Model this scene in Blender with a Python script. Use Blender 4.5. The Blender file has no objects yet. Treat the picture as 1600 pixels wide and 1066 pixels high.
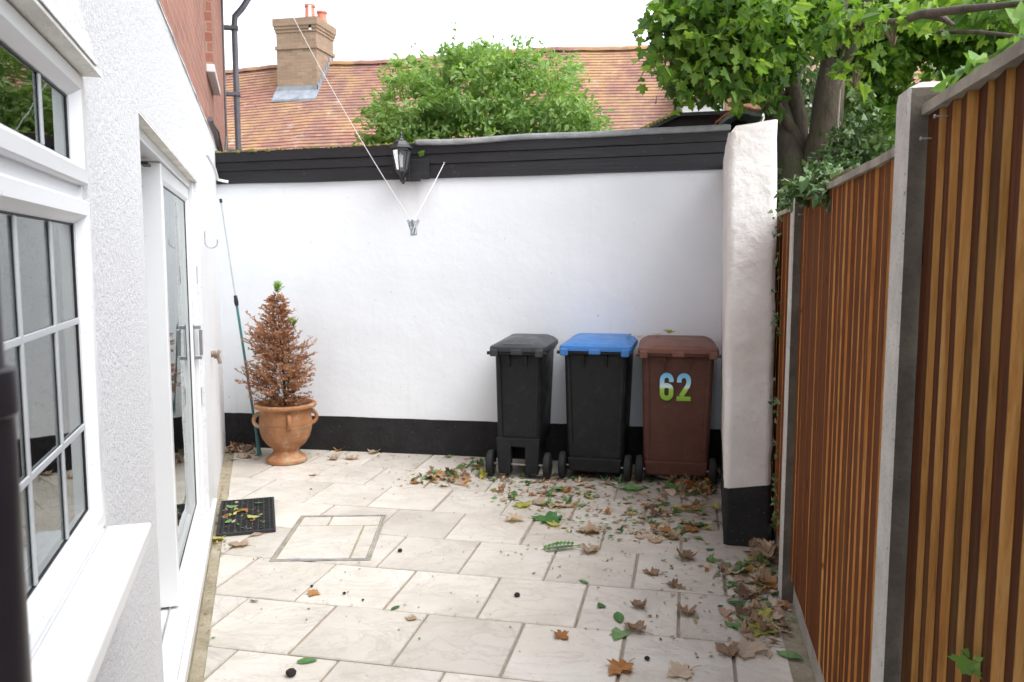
import bpy, bmesh, math, random
from mathutils import Vector, Matrix, noise
R = math.radians
random.seed(7)
sc = bpy.context.scene
col = sc.collection

# ------------------------------------------------------------------ camera
FPX = 1290.0
TH = math.atan(131/1290); YAW = R(12); CH = 1.6
Fw = Vector((-math.sin(YAW)*math.cos(TH), math.cos(YAW)*math.cos(TH), -math.sin(TH)))
Rt = Vector((math.cos(YAW), math.sin(YAW), 0)); Up = Rt.cross(Fw)
CP = Vector((0, 0, CH))
cd = bpy.data.cameras.new('camera'); cam = bpy.data.objects.new('camera', cd); col.objects.link(cam)
cd.sensor_width = 22.33; cd.lens = 18.0; cd.clip_start = .05; cd.clip_end = 500
m = Matrix((Rt, Up, -Fw)).transposed().to_4x4(); m.translation = CP
cam.matrix_world = m
cd.dof.use_dof = True; cd.dof.focus_distance = 2.9; cd.dof.aperture_fstop = 5.0
sc.camera = cam

# ------------------------------------------------------------------ light
SUN_EL, SUN_AZ = R(56), R(114)      # azimuth measured from +Y, clockwise
w = bpy.data.worlds.new('World'); sc.world = w; w.use_nodes = True
nt = w.node_tree; bg = nt.nodes['Background']
sky = nt.nodes.new('ShaderNodeTexSky'); sky.sky_type = 'NISHITA'; sky.sun_disc = False
sky.sun_elevation = SUN_EL; sky.sun_rotation = SUN_AZ; sky.dust_density = 1.5; sky.air_density = 1.0; sky.ozone_density = 1
hs = nt.nodes.new('ShaderNodeHueSaturation'); hs.inputs['Saturation'].default_value = .30
nt.links.new(sky.outputs[0], hs.inputs['Color']); nt.links.new(hs.outputs[0], bg.inputs[0])
bg.inputs[1].default_value = .15
sl = bpy.data.lights.new('sun', 'SUN'); sl.energy = 1.0; sl.angle = R(50); sl.color = (1, .975, .94)
so = bpy.data.objects.new('sun', sl); col.objects.link(so)
# veiled sun high over the neighbouring garden on the right
az = SUN_AZ
sdir = Vector((math.sin(az)*math.cos(SUN_EL), math.cos(az)*math.cos(SUN_EL), math.sin(SUN_EL)))
so.rotation_euler = sdir.to_track_quat('Z', 'Y').to_euler()
sc.view_settings.view_transform = 'Standard'; sc.view_settings.look = 'None'
sc.view_settings.exposure = 1.7; sc.view_settings.gamma = 1.0
sc.cycles.max_bounces = 8

# ------------------------------------------------------------------ helpers
def ray(x, y): return Fw*FPX + Rt*(x-800) - Up*(y-533)
def at(x, y, Y):                      # photo measurement -> world point in the plane Y
    d = ray(x, y); return CP + d*(Y/d.y)
def gnd(x, y, z=0.0):
    d = ray(x, y); return CP + d*((z-CH)/d.z)

def tag(o, label=None, cat=None, group=None, kind=None):
    if label: o['label'] = label
    if cat: o['category'] = cat
    if group: o['group'] = group
    if kind: o['kind'] = kind
    return o
def empty(name, loc=(0, 0, 0), rz=0):
    o = bpy.data.objects.new(name, None); col.objects.link(o); o.location = loc; o.rotation_euler = (0, 0, rz)
    o.empty_display_size = .1
    return o
def copy_tree(o, parent=None):
    kids = [c for c in bpy.data.objects if c.parent == o]
    c = o.copy(); col.objects.link(c); c.parent = parent
    for k in kids: copy_tree(k, c)
    return c

class MB:
    def __init__(s): s.v = []; s.f = []; s.mi = []
    def add(s, vs, fs, mi=0):
        b = len(s.v); s.v += [tuple(v) for v in vs]; s.f += [tuple(b+i for i in f) for f in fs]; s.mi += [mi]*len(fs); return s
    def box(s, x0, x1, y0, y1, z0, z1, mi=0):
        vs = [(x0,y0,z0),(x1,y0,z0),(x1,y1,z0),(x0,y1,z0),(x0,y0,z1),(x1,y0,z1),(x1,y1,z1),(x0,y1,z1)]
        return s.add(vs, [(0,3,2,1),(4,5,6,7),(0,1,5,4),(1,2,6,5),(2,3,7,6),(3,0,4,7)], mi)
    def hexa(s, bot, top, mi=0):       # 4 bottom pts ccw, 4 top pts
        return s.add(list(bot)+list(top), [(0,3,2,1),(4,5,6,7),(0,1,5,4),(1,2,6,5),(2,3,7,6),(3,0,4,7)], mi)
    def loft(s, rings, cap0=True, cap1=True, closed=False, mi=0):
        n = len(rings[0]); vs = [p for r in rings for p in r]; fs = []
        m_ = len(rings)
        for i in range(m_ if closed else m_-1):
            for j in range(n):
                a = i*n+j; b = i*n+(j+1) % n; i2 = (i+1) % m_
                fs.append((a, b, i2*n+(j+1) % n, i2*n+j))
        if cap0 and not closed: fs.append(tuple(range(n-1, -1, -1)))
        if cap1 and not closed: fs.append(tuple((m_-1)*n+j for j in range(n)))
        return s.add(vs, fs, mi)
    def tube(s, pts, rad, n=8, cap=True, mi=0):
        pts = [Vector(p) for p in pts]; rings = []
        if not hasattr(rad, '__len__'): rad = [rad]*len(pts)
        ref = None
        for i, p in enumerate(pts):
            t = (pts[min(i+1, len(pts)-1)]-pts[max(i-1, 0)]).normalized()
            if ref is None: ref = t.orthogonal().normalized()
            u = (ref - t*ref.dot(t))
            u = u.normalized() if u.length > 1e-5 else t.orthogonal().normalized()
            ref = u; v_ = t.cross(u)
            rings.append([p+(u*math.cos(2*math.pi*k/n)+v_*math.sin(2*math.pi*k/n))*rad[i] for k in range(n)])
        return s.loft(rings, cap, cap, mi=mi)
    def lathe(s, prof, n=32, cx=0, cy=0, cap0=False, cap1=False, mi=0):
        rings = [[(cx+r*math.cos(2*math.pi*k/n), cy+r*math.sin(2*math.pi*k/n), z) for k in range(n)] for r, z in prof]
        return s.loft(rings, cap0, cap1, mi=mi)
    def build(s, name, mats, parent=None, bevel=0, smooth=False, loc=None, seg=2, angle=40):
        me = bpy.data.meshes.new(name); me.from_pydata(s.v, [], s.f); me.update()
        if not isinstance(mats, (list, tuple)): mats = [mats]
        for m_ in mats: me.materials.append(m_)
        for p, k in zip(me.polygons, s.mi): p.material_index = k; p.use_smooth = smooth
        if smooth:
            try: me.set_sharp_from_angle(angle=R(angle))
            except Exception: pass
        o = bpy.data.objects.new(name, me); col.objects.link(o); o.parent = parent
        if loc: o.location = loc
        if bevel:
            b = o.modifiers.new('bevel', 'BEVEL'); b.width = bevel; b.segments = seg; b.limit_method = 'ANGLE'; b.angle_limit = R(35)
        return o

# ------------------------------------------------------------------ materials
class NT:
    def __init__(s, name):
        s.m = bpy.data.materials.new(name); s.m.use_nodes = True; s.t = s.m.node_tree
        s.b = s.t.nodes['Principled BSDF']; s.out = s.t.nodes['Material Output']
        s.tc = s.t.nodes.new('ShaderNodeTexCoord')
    def n(s, ty, **k):
        x = s.t.nodes.new('ShaderNode'+ty)
        for a, b in k.items(): setattr(x, a, b)
        return x
    def l(s, a, b): s.t.links.new(a, b)
    def noise(s, scale, detail=4, rough=.6, vec=None, dist=0):
        x = s.n('TexNoise'); x.inputs['Scale'].default_value = scale; x.inputs['Detail'].default_value = detail
        x.inputs['Roughness'].default_value = rough; x.inputs['Distortion'].default_value = dist
        s.l(vec or s.tc.outputs['Object'], x.inputs['Vector']); return x.outputs['Fac']
    def mapv(s, scale=(1,1,1), rot=(0,0,0), src=None):
        x = s.n('Mapping'); x.inputs['Scale'].default_value = scale; x.inputs['Rotation'].default_value = rot
        s.l(src or s.tc.outputs['Object'], x.inputs['Vector']); return x.outputs[0]
    def ramp(s, fac, stops):
        x = s.n('ValToRGB'); r = x.color_ramp
        while len(r.elements) < len(stops): r.elements.new(.5)
        for e, (p, c) in zip(r.elements, stops):
            e.position = p; e.color = (c[0], c[1], c[2], 1) if hasattr(c, '__len__') else (c, c, c, 1)
        s.l(fac, x.inputs[0]); return x.outputs[0]
    def mix(s, fac, a, b, blend='MIX'):
        x = s.n('MixRGB', blend_type=blend)
        for i, v in zip((0, 1, 2), (fac, a, b)):
            if hasattr(v, 'links') or hasattr(v, 'is_output'): s.l(v, x.inputs[i])
            elif i == 0: x.inputs[0].default_value = v
            else: x.inputs[i].default_value = (v[0], v[1], v[2], 1)
        return x.outputs[0]
    def bump(s, h, dist=.01, strength=1, prev=None):
        x = s.n('Bump'); x.inputs['Distance'].default_value = dist; x.inputs['Strength'].default_value = strength
        s.l(h, x.inputs['Height'])
        if prev is not None: s.l(prev, x.inputs['Normal'])
        return x.outputs[0]
    def fin(s, colr=None, rough=.6, normal=None, **k):
        if colr is not None:
            if hasattr(colr, 'is_output'): s.l(colr, s.b.inputs['Base Color'])
            else: s.b.inputs['Base Color'].default_value = (*colr, 1)
        if hasattr(rough, 'is_output'): s.l(rough, s.b.inputs['Roughness'])
        else: s.b.inputs['Roughness'].default_value = rough
        if normal is not None: s.l(normal, s.b.inputs['Normal'])
        for a, b in k.items(): s.b.inputs[a].default_value = b
        return s.m
def simple(name, c, rough=.5, var=.15, scale=8, bump=0, bscale=60, **k):
    t = NT(name); f = t.noise(scale)
    c2 = [x*(1-var) for x in c]; c3 = [min(1, x*(1+var)) for x in c]
    cc = t.ramp(f, [(.3, c2), (.7, c3)])
    nr = t.bump(t.noise(bscale), bump) if bump else None
    return t.fin(cc, rough, nr, **k)

# rough white roughcast of the house
t = NT('roughcast_white')
n1 = t.noise(52, 6, .75, None, .3); n2 = t.noise(150, 3, .6); n3 = t.noise(2.2, 4)
spk = t.ramp(t.noise(55, 6, .75), [(.34, (.44, .45, .47)), (.46, (.85, .85, .86))])
c = t.mix(t.ramp(n3, [(.35, .0), (.7, .35)]), spk, (.70, .69, .66))
c = t.mix(.42, c, (.88, .88, .89))
nn = t.bump(n2, .005); nn = t.bump(n1, .016, 1, nn)
M_ROUGH = t.fin(c, .9, nn)
# smooth white render of the back wall
t = NT('painted_render')
n1 = t.noise(1.1, 5); n2 = t.noise(26, 4); n3 = t.noise(1.8, 3, .5)
c = t.ramp(n1, [(.3, (.70, .73, .76)), (.7, (.76, .785, .81))])
drp = t.ramp(t.noise(1, 5, .6, t.mapv((14, 14, .8))), [(.60, 0), (.75, .22)])
c = t.mix(drp, c, (.58, .56, .52))
sp = t.ramp(t.noise(30, 2, .5), [(.74, 0), (.76, .6)])
c = t.mix(sp, c, (.35, .33, .30))
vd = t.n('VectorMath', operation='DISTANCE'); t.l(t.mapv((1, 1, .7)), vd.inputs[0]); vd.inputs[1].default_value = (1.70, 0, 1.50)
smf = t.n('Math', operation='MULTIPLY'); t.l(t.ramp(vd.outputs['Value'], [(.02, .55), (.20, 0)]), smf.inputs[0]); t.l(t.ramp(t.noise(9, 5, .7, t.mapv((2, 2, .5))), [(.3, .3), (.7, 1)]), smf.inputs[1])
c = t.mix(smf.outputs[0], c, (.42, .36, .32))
nn = t.bump(n2, .0015); nn = t.bump(n3, .014, 1, nn)
M_WALL = t.fin(c, .75, nn)
# lumpy pillar render
t = NT('lumpy_render')
n1 = t.noise(18, 3, .5, None, .2); n2 = t.noise(3, 4)
c = t.ramp(n2, [(.3, (.62, .58, .545)), (.7, (.74, .715, .69))])
dk = t.ramp(t.noise(9, 6, .7), [(.62, 0), (.70, .5)])
c = t.mix(dk, c, (.48, .40, .34))
nn = t.bump(t.noise(60, 3), .002); nn = t.bump(n1, .014, .6, nn)
M_PILLAR = t.fin(c, .85, nn)
t = NT('black_masonry_paint')
c = t.ramp(t.noise(7, 6, .7), [(.35, (.006, .006, .0065)), (.75, (.018, .017, .018))])
c = t.mix(t.ramp(t.noise(70, 2), [(.70, 0), (.72, .5)]), c, (.16, .15, .14))
M_BLACKP = t.fin(c, .85, t.bump(t.noise(30, 5), .006))
t = NT('black_board_paint')
c = t.ramp(t.noise(5, 6, .7, t.mapv((.3, 1, 3))), [(.35, (.004, .004, .006)), (.8, (.014, .015, .020))])
c = t.mix(t.ramp(t.noise(22, 3), [(.68, 0), (.74, .25)]), c, (.17, .17, .16))
M_BOARD = t.fin(c, .5, t.bump(t.noise(9, 5, .7, t.mapv((.4, 1, 6))), .006))
t = NT('lead_felt')
c = t.ramp(t.noise(9, 6, .7), [(.3, (.19, .20, .21)), (.75, (.34, .35, .35))])
M_LEAD = t.fin(c, .6, t.bump(t.noise(12, 4), .015))
t = NT('felt_black')
c = t.ramp(t.noise(30, 6, .7), [(.3, (.020, .020, .024)), (.75, (.05, .05, .055))])
M_FELT = t.fin(c, .85, t.bump(t.noise(60, 4), .004))
t = NT('moss')
c = t.ramp(t.noise(25, 6, .7), [(.3, (.06, .08, .012)), (.6, (.22, .20, .05)), (.8, (.35, .22, .05))])
M_MOSS = t.fin(c, .95, t.bump(t.noise(80, 4), .01))

def brick_mat(name, c1, c2, mort, soft=0, scale=1.0):
    t = NT(name)
    sx = t.n('SeparateXYZ'); t.l(t.tc.outputs['Object'], sx.inputs[0])
    ad = t.n('Math', operation='ADD'); t.l(sx.outputs[0], ad.inputs[0]); t.l(sx.outputs[1], ad.inputs[1])
    cx = t.n('CombineXYZ'); t.l(ad.outputs[0], cx.inputs[0]); t.l(sx.outputs[2], cx.inputs[1])
    br = t.n('TexBrick'); t.l(cx.outputs[0], br.inputs['Vector'])
    br.inputs['Scale'].default_value = scale; br.inputs['Brick Width'].default_value = .225; br.inputs['Row Height'].default_value = .075
    br.inputs['Mortar Size'].default_value = .006; br.inputs['Mortar Smooth'].default_value = .3; br.inputs['Bias'].default_value = 0
    br.inputs['Color1'].default_value = (*c1, 1); br.inputs['Color2'].default_value = (*c2, 1); br.inputs['Mortar'].default_value = (*mort, 1)
    c = t.mix(t.ramp(t.noise(3, 6, .7), [(.35, 0), (.75, .55)]), br.outputs['Color'], tuple(x*.6 for x in c1))
    c = t.mix(t.ramp(t.noise(14, 6, .7), [(.5, 0), (.75, .35)]), c, mort)
    inv = t.n('Math', operation='SUBTRACT'); inv.inputs[0].default_value = 1; t.l(br.outputs['Fac'], inv.inputs[1])
    nn = t.bump(t.noise(60, 4), .004); nn = t.bump(inv.outputs[0], .008, 1, nn)
    return t.fin(c, .9, nn)
M_BRICK = brick_mat('house_brick', (.42, .175, .12), (.31, .125, .088), (.42, .33, .27))
M_CHBRICK = brick_mat('chimney_brick', (.35, .235, .16), (.26, .165, .105), (.36, .31, .24))
M_BRICK2 = brick_mat('far_brick', (.38, .15, .10), (.30, .11, .07), (.35, .29, .24))

t = NT('roof_tiles')       # clay plain tiles, one colour per tile, lichen
sx = t.n('SeparateXYZ'); t.l(t.tc.outputs['Object'], sx.inputs[0])
cx = t.n('CombineXYZ'); t.l(sx.outputs[0], cx.inputs[0]); t.l(sx.outputs[2], cx.inputs[1])
br = t.n('TexBrick'); t.l(cx.outputs[0], br.inputs['Vector']); br.inputs['Scale'].default_value = 1
br.inputs['Brick Width'].default_value = .165; br.inputs['Row Height'].default_value = .0766; br.inputs['Mortar Size'].default_value = .004
br.inputs['Color1'].default_value = (.37, .18, .12, 1); br.inputs['Color2'].default_value = (.24, .115, .085, 1); br.inputs['Mortar'].default_value = (.20, .11, .085, 1)
c = t.mix(t.ramp(t.noise(.7, 7, .75), [(.40, 0), (.62, .7)]), br.outputs['Color'], (.22, .13, .115))
c = t.mix(t.ramp(t.noise(1.1, 6, .75, t.mapv((1, 1, 1), (1, 0, 2))), [(.46, 0), (.60, .6)]), c, (.42, .27, .12))
c = t.mix(t.ramp(t.noise(2.6, 7, .8), [(.57, 0), (.68, .7)]), c, (.48, .41, .34))
c = t.mix(t.ramp(t.noise(9, 3, .6), [(.66, 0), (.70, .8)]), c, (.13, .12, .11))
M_TILES = t.fin(c, .9, t.bump(t.noise(20, 4), .01))

# paving
t = NT('paving_slab')
at_ = t.n('Attribute', attribute_name='slab'); 
add = t.n('VectorMath', operation='ADD'); t.l(t.tc.outputs['Object'], add.inputs[0])
scv = t.n('VectorMath', operation='SCALE'); scv.inputs['Scale'].default_value = 40; t.l(at_.outputs['Color'], scv.inputs[0]); t.l(scv.outputs[0], add.inputs[1])
v = add.outputs[0]
base = t.ramp(t.noise(1.7, 5, .6, v), [(.28, (.44, .405, .355)), (.5, (.55, .515, .46)), (.72, (.61, .585, .54))])
vein = t.ramp(t.noise(2.2, 7, .62, t.mapv((1, 1.5, 1), (0, 0, .5), v), 1.3), [(.47, 0), (.495, .30), (.505, .35), (.525, .0)])
c = t.mix(vein, base, (.36, .32, .27))
pat = t.ramp(t.noise(5, 7, .75, v, .6), [(.52, 0), (.70, .40)])
c = t.mix(pat, c, (.42, .40, .37))
vr = t.ramp(at_.outputs['Fac'], [(0, (.87, .86, .85)), (1, (1.04, 1.03, 1.02))])
c = t.mix(1, c, vr, 'MULTIPLY')
# dirt trodden in where the litter collects (right hand back corner)
sx = t.n('SeparateXYZ'); t.l(t.tc.outputs['Object'], sx.inputs[0])
mr = t.n('MapRange'); mr.inputs[1].default_value = -1.3; mr.inputs[2].default_value = .5; t.l(sx.outputs[0], mr.inputs[0])
mr2 = t.n('MapRange'); mr2.inputs[1].default_value = 3.6; mr2.inputs[2].default_value = 5.2; t.l(sx.outputs[1], mr2.inputs[0])
mm = t.n('Math', operation='MULTIPLY'); t.l(mr.outputs[0], mm.inputs[0]); t.l(mr2.outputs[0], mm.inputs[1])
mn = t.n('Math', operation='MULTIPLY'); t.l(mm.outputs[0], mn.inputs[0]); t.l(t.ramp(t.noise(3, 6, .7), [(.3, .35), (.6, 1)]), mn.inputs[1])
c = t.mix(mn.outputs[0], c, (.25, .205, .165))
st = t.ramp(t.noise(60, 2, .5), [(.70, 0), (.72, .5)])
c = t.mix(st, c, (.18, .14, .10))
nn = t.bump(t.noise(90, 3, .6, v), .0015); nn = t.bump(t.noise(3.2, 6, .55, t.mapv((1, 1.3, 1), (0, 0, .5), v), 1.1), .018, 1, nn)
M_SLAB = t.fin(c, t.ramp(t.noise(3, 4), [(.3, .45), (.7, .7)]), nn)
t = NT('mortar')
c = t.ramp(t.noise(9, 6, .7), [(.3, (.22, .18, .135)), (.7, (.36, .31, .25))])
M_MORTAR = t.fin(c, .95, t.bump(t.noise(60, 5), .006))
t = NT('edge_mortar')
c = t.ramp(t.noise(5, 6, .75), [(.3, (.17, .15, .10)), (.5, (.30, .26, .18)), (.7, (.40, .36, .29))])
M_EDGE = t.fin(c, .95, t.bump(t.noise(50, 5), .008))
M_GROUND = simple('soil', (.10, .085, .05), .95, .4, 3, .02, 20)
t = NT('lawn')
c = t.ramp(t.noise(6, 6, .7), [(.3, (.045, .075, .02)), (.7, (.10, .13, .04))])
M_LAWN = t.fin(c, .95, t.bump(t.noise(60, 4), .02))

t = NT('upvc')
c = t.ramp(t.noise(2, 5, .6), [(.3, (.64, .65, .66)), (.7, (.70, .705, .71))])
c = t.mix(t.ramp(t.noise(90, 2, .5), [(.74, 0), (.76, .5)]), c, (.3, .28, .25))
M_UPVC = t.fin(c, .28)
M_SOFFIT = simple('soffit_render', (.86, .83, .77), .9, .2, 5, .006, 60)
M_SEAL = simple('rubber_seal', (.012, .012, .014), .5)
M_METAL = simple('brushed_steel', (.52, .54, .55), .35, .1, 20, Metallic=.9)
M_GALV = simple('galvanised', (.42, .43, .44), .5, .2, 30, .001, 90, Metallic=.7)
M_BAR = simple('glazing_bar', (.40, .42, .43), .4, .05)
M_ROOM = simple('room_wall', (.62, .63, .61), .9, .2, 1)
M_CURT = simple('curtain', (.42, .42, .40), .9, .15, 3)
t = NT('glass')
gl = t.n('BsdfGlossy'); gl.inputs['Roughness'].default_value = .015; gl.inputs['Color'].default_value = (.93, .97, .96, 1)
tr = t.n('BsdfTransparent'); tr.inputs['Color'].default_value = (.80, .86, .84, 1)
fr = t.n('Fresnel'); fr.inputs['IOR'].default_value = 3.0
wv = t.bump(t.noise(3, 2, .4), .002, .6); t.l(wv, gl.inputs['Normal'])
ms = t.n('MixShader'); t.l(fr.outputs[0], ms.inputs[0]); t.l(tr.outputs[0], ms.inputs[1]); t.l(gl.outputs[0], ms.inputs[2])
t.l(ms.outputs[0], t.out.inputs['Surface']); M_GLASS = t.m
M_PIPE = simple('black_pipe', (.012, .011, .014), .35, .2, 10)
M_GREYPIPE = simple('grey_pipe', (.10, .10, .12), .5, .2, 6)

def wood_mat(name, cA, cB, cC, rough=.75, LO=(.72, .74, .72), MI=(1, .97, .95), HI=(1.1, 1.0, .95)):
    t = NT(name)
    at_ = t.n('Attribute', attribute_name='slab')
    add = t.n('VectorMath', operation='ADD'); t.l(t.tc.outputs['Object'], add.inputs[0])
    scv = t.n('VectorMath', operation='SCALE'); scv.inputs['Scale'].default_value = 30; t.l(at_.outputs['Color'], scv.inputs[0]); t.l(scv.outputs[0], add.inputs[1])
    v = t.mapv((14, 14, .9), (0, 0, 0), add.outputs[0])
    g = t.noise(2.2, 8, .7, v, .8)
    c = t.ramp(g, [(.28, cA), (.5, cB), (.72, cC)])
    g2 = t.noise(9, 5, .7, v)
    c = t.mix(t.ramp(g2, [(.52, 0), (.72, .5)]), c, tuple(x*.45 for x in cA))
    kn = t.ramp(t.noise(3.2, 3, .5, t.mapv((3, 3, 1.6), (0, 0, 0), add.outputs[0])), [(.69, 0), (.73, .8)])
    c = t.mix(kn, c, tuple(x*.3 for x in cA))
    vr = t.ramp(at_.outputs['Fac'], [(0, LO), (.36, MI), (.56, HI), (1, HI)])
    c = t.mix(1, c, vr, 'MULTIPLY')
    gr = t.ramp(t.noise(1.5, 5, .7, t.mapv((3, 3, .6), (0, 0, 0), add.outputs[0])), [(.54, 0), (.72, .55)])
    c = t.mix(gr, c, t.mix(.35, c, (.22, .23, .05)))
    return t.fin(c, rough, t.bump(g, .004), **{'Specular IOR Level': .12})
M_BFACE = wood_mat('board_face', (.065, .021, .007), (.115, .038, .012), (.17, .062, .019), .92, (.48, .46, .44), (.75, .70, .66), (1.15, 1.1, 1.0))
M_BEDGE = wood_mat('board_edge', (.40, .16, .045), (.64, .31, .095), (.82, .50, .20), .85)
M_CAP = simple('weathered_cap', (.30, .27, .22), .9, .35, 9, .006, 40)
def conc(name, a, b):
    t = NT(name)
    c = t.ramp(t.noise(6, 6, .7), [(.3, a), (.7, b)])
    pit = t.ramp(t.noise(1, 3, .6, t.mapv((170, 170, 95))), [(.33, .8), (.38, 0)])
    c = t.mix(pit, c, (.06, .05, .045))
    return t.fin(c, .9, t.bump(t.noise(45, 5), .004))
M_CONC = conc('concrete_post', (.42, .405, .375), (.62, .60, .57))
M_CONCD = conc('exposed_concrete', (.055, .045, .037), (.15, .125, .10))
M_GRAVB = conc('gravel_board_concrete', (.30, .27, .24), (.46, .43, .39))

def plastic(name, c, rough=.42, dust=.12):
    t = NT(name)
    f = t.noise(4, 5, .65)
    cc = t.ramp(f, [(.3, [x*.85 for x in c]), (.7, [min(1, x*1.15) for x in c])])
    d = t.ramp(t.noise(13, 7, .75), [(.50, 0), (.78, dust)])
    cc = t.mix(d, cc, (.30, .27, .23))
    sc_ = t.ramp(t.noise(3, 6, .7, t.mapv((9, 9, .7))), [(.64, 0), (.70, dust*.8)])
    cc = t.mix(sc_, cc, (.32, .31, .29))
    return t.fin(cc, t.ramp(t.noise(6, 4), [(.3, rough-.08), (.7, rough+.15)]), t.bump(t.noise(240, 2), .0008), **{'Specular IOR Level': .32})
M_PBLACK = plastic('bin_black', (.008, .009, .0105), .42, .07)
M_PLIDK = plastic('bin_lid_black', (.035, .038, .042), .38)
M_PBLUE = plastic('bin_lid_blue', (.05, .18, .46), .4, .06)
M_PBROWN = plastic('bin_brown', (.095, .036, .024), .5, .10)
M_PBROWNL = plastic('bin_lid_brown', (.17, .075, .055), .5, .14)
M_RUBBER = simple('tyre_rubber', (.012, .012, .012), .8, .3, 12)
M_AXLE = simple('axle_steel', (.30, .30, .29), .45, .2, 20, Metallic=.6)
t = NT('number_sticker')
sx = t.n('SeparateXYZ'); t.l(t.tc.outputs['Generated'], sx.inputs[0])
c = t.ramp(sx.outputs[2], [(0, (.20, .42, .02)), (.40, (.36, .60, .07)), (.5, (.72, .85, .85)), (.72, (.30, .66, .85)), (1, (.14, .50, .80))])
M_NUM = t.fin(c, .4)
t = NT('terracotta')
c = t.ramp(t.noise(4, 6, .7), [(.3, (.21, .085, .036)), (.52, (.33, .145, .06)), (.72, (.42, .23, .115))])
c = t.mix(t.ramp(t.noise(9, 7, .75), [(.52, 0), (.66, .55)]), c, (.50, .42, .32))
c = t.mix(t.ramp(t.noise(5, 6, .7, t.mapv((1, 1, 4))), [(.52, 0), (.64, .6)]), c, (.15, .13, .075))
M_TERRA = t.fin(c, .8, t.bump(t.noise(40, 5), .003))
M_SOIL = simple('compost', (.045, .03, .02), .95, .5, 25, .02, 50)
M_MAT = simple('rubber_mat', (.018, .018, .020), .7, .3, 14)
M_STEELF = simple('cover_frame_steel', (.40, .40, .40), .5, .4, 14, .002, 60, Metallic=.5)
M_POLE = simple('pole_teal', (.045, .16, .17), .4, .2, 5)
M_POLE2 = simple('pole_alu', (.50, .52, .53), .4, .1, 5, Metallic=.5)
M_LINE = simple('washing_line', (.60, .60, .58), .6, .1, 5)
M_PEG = simple('peg_plastic', (.30, .33, .35), .5, .2, 30)
M_LAMP = simple('lamp_black', (.016, .016, .020), .4, .3, 15)
t = NT('lamp_glass'); M_LGLASS = t.fin((.75, .8, .8), .12, None, **{'Transmission Weight': .9, 'IOR': 1.45})
M_BULB = simple('bulb_white', (.7, .7, .66), .4, .05)
M_POT = simple('chimney_pot_clay', (.55, .20, .13), .85, .2, 8)
M_LEADC = simple('lead_flashing', (.24, .26, .29), .55, .25, 6, .01, 12)
M_WHITEH = simple('white_gable', (.80, .80, .78), .8, .06, 3)
M_DARK = simple('soot_lump', (.018, .015, .012), .9, .5, 60, .004, 90)

def bark(name, a, b, mos=(.09, .11, .03), ma=.5):
    t = NT(name)
    c = t.ramp(t.noise(7, 7, .7, t.mapv((1, 1, .5))), [(.3, a), (.7, b)])
    c = t.mix(t.ramp(t.noise(3, 5, .7), [(.5, 0), (.68, ma)]), c, mos)
    return t.fin(c, .9, t.bump(t.noise(22, 6, .7, t.mapv((1, 1, .35))), .02))
M_BARK = bark('sycamore_bark', (.038, .029, .021), (.135, .105, .078), (.05, .06, .02), .5)
M_BARKD = bark('dark_bark', (.03, .022, .016), (.08, .06, .045), (.04, .055, .015), .7)
M_TWIG = simple('twig', (.14, .10, .065), .9, .3, 12)

def leaf_mat(name, a, b, cc, trans=.35, rough=.5, scale=1.2, fine=14):
    t = NT(name)
    at_ = t.n('Attribute', attribute_name='slab')
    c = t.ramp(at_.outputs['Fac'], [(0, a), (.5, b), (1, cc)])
    c = t.mix(t.ramp(t.noise(fine, 3), [(.35, 0), (.7, .3)]), c, tuple(x*.55 for x in a))
    t.l(c, t.b.inputs['Base Color']); t.b.inputs['Roughness'].default_value = rough
    tl = t.n('BsdfTranslucent')
    c2 = t.mix(1, c, (1.25, 1.25, .55), 'MULTIPLY'); t.l(c2, tl.inputs['Color'])
    ms = t.n('MixShader'); ms.inputs[0].default_value = trans
    t.l(t.b.outputs[0], ms.inputs[1]); t.l(tl.outputs[0], ms.inputs[2]); t.l(ms.outputs[0], t.out.inputs['Surface'])
    return t.m
M_LBUSH = leaf_mat('bush_leaf', (.14, .26, .06), (.25, .41, .12), (.39, .54, .23), .45)
M_LSYC = leaf_mat('sycamore_leaf', (.05, .115, .018), (.13, .26, .04), (.29, .44, .08), .5)
M_LIVY = leaf_mat('ivy_leaf', (.03, .07, .02), (.075, .15, .04), (.19, .27, .11), .2, .35)
M_LIVYB = leaf_mat('ivy_shoot_leaf', (.10, .22, .03), (.16, .32, .05), (.22, .36, .08), .4, .4)
M_CONIF = leaf_mat('dead_conifer', (.24, .10, .05), (.42, .20, .11), (.55, .31, .20), .3, .8)
M_CONIFG = leaf_mat('conifer_green', (.16, .30, .05), (.22, .38, .07), (.28, .42, .1), .3, .7)
M_DBROWN = leaf_mat('dry_leaf', (.15, .09, .055), (.29, .185, .12), (.44, .31, .21), .2, .8, fine=40)
M_DORANGE = leaf_mat('orange_leaf', (.28, .11, .03), (.40, .18, .05), (.50, .26, .09), .25, .7, fine=40)
M_DTAN = leaf_mat('tan_leaf', (.36, .26, .19), (.48, .36, .27), (.58, .47, .37), .25, .8, fine=40)
M_DGREEN = leaf_mat('green_fallen', (.04, .13, .03), (.09, .22, .06), (.20, .34, .14), .25, .6, fine=40)
M_DYEL = leaf_mat('yellow_fallen', (.34, .34, .05), (.46, .46, .10), (.55, .52, .20), .3, .6, fine=40)

def set_attr(o, vals):               # one random value per polygon
    me = o.data; a = me.color_attributes.new('slab', 'FLOAT_COLOR', 'CORNER')
    for p, v in zip(me.polygons, vals):
        for li in p.loop_indices: a.data[li].color = (v, v, v, 1)

# ================================================================== SETTING
g = MB(); g.add([(-90,-40,-.25),(90,-40,-.25),(90,140,-.25),(-90,140,-.25)], [(0,1,2,3)])
tag(g.build('ground', M_LAWN), kind='structure')

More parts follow.
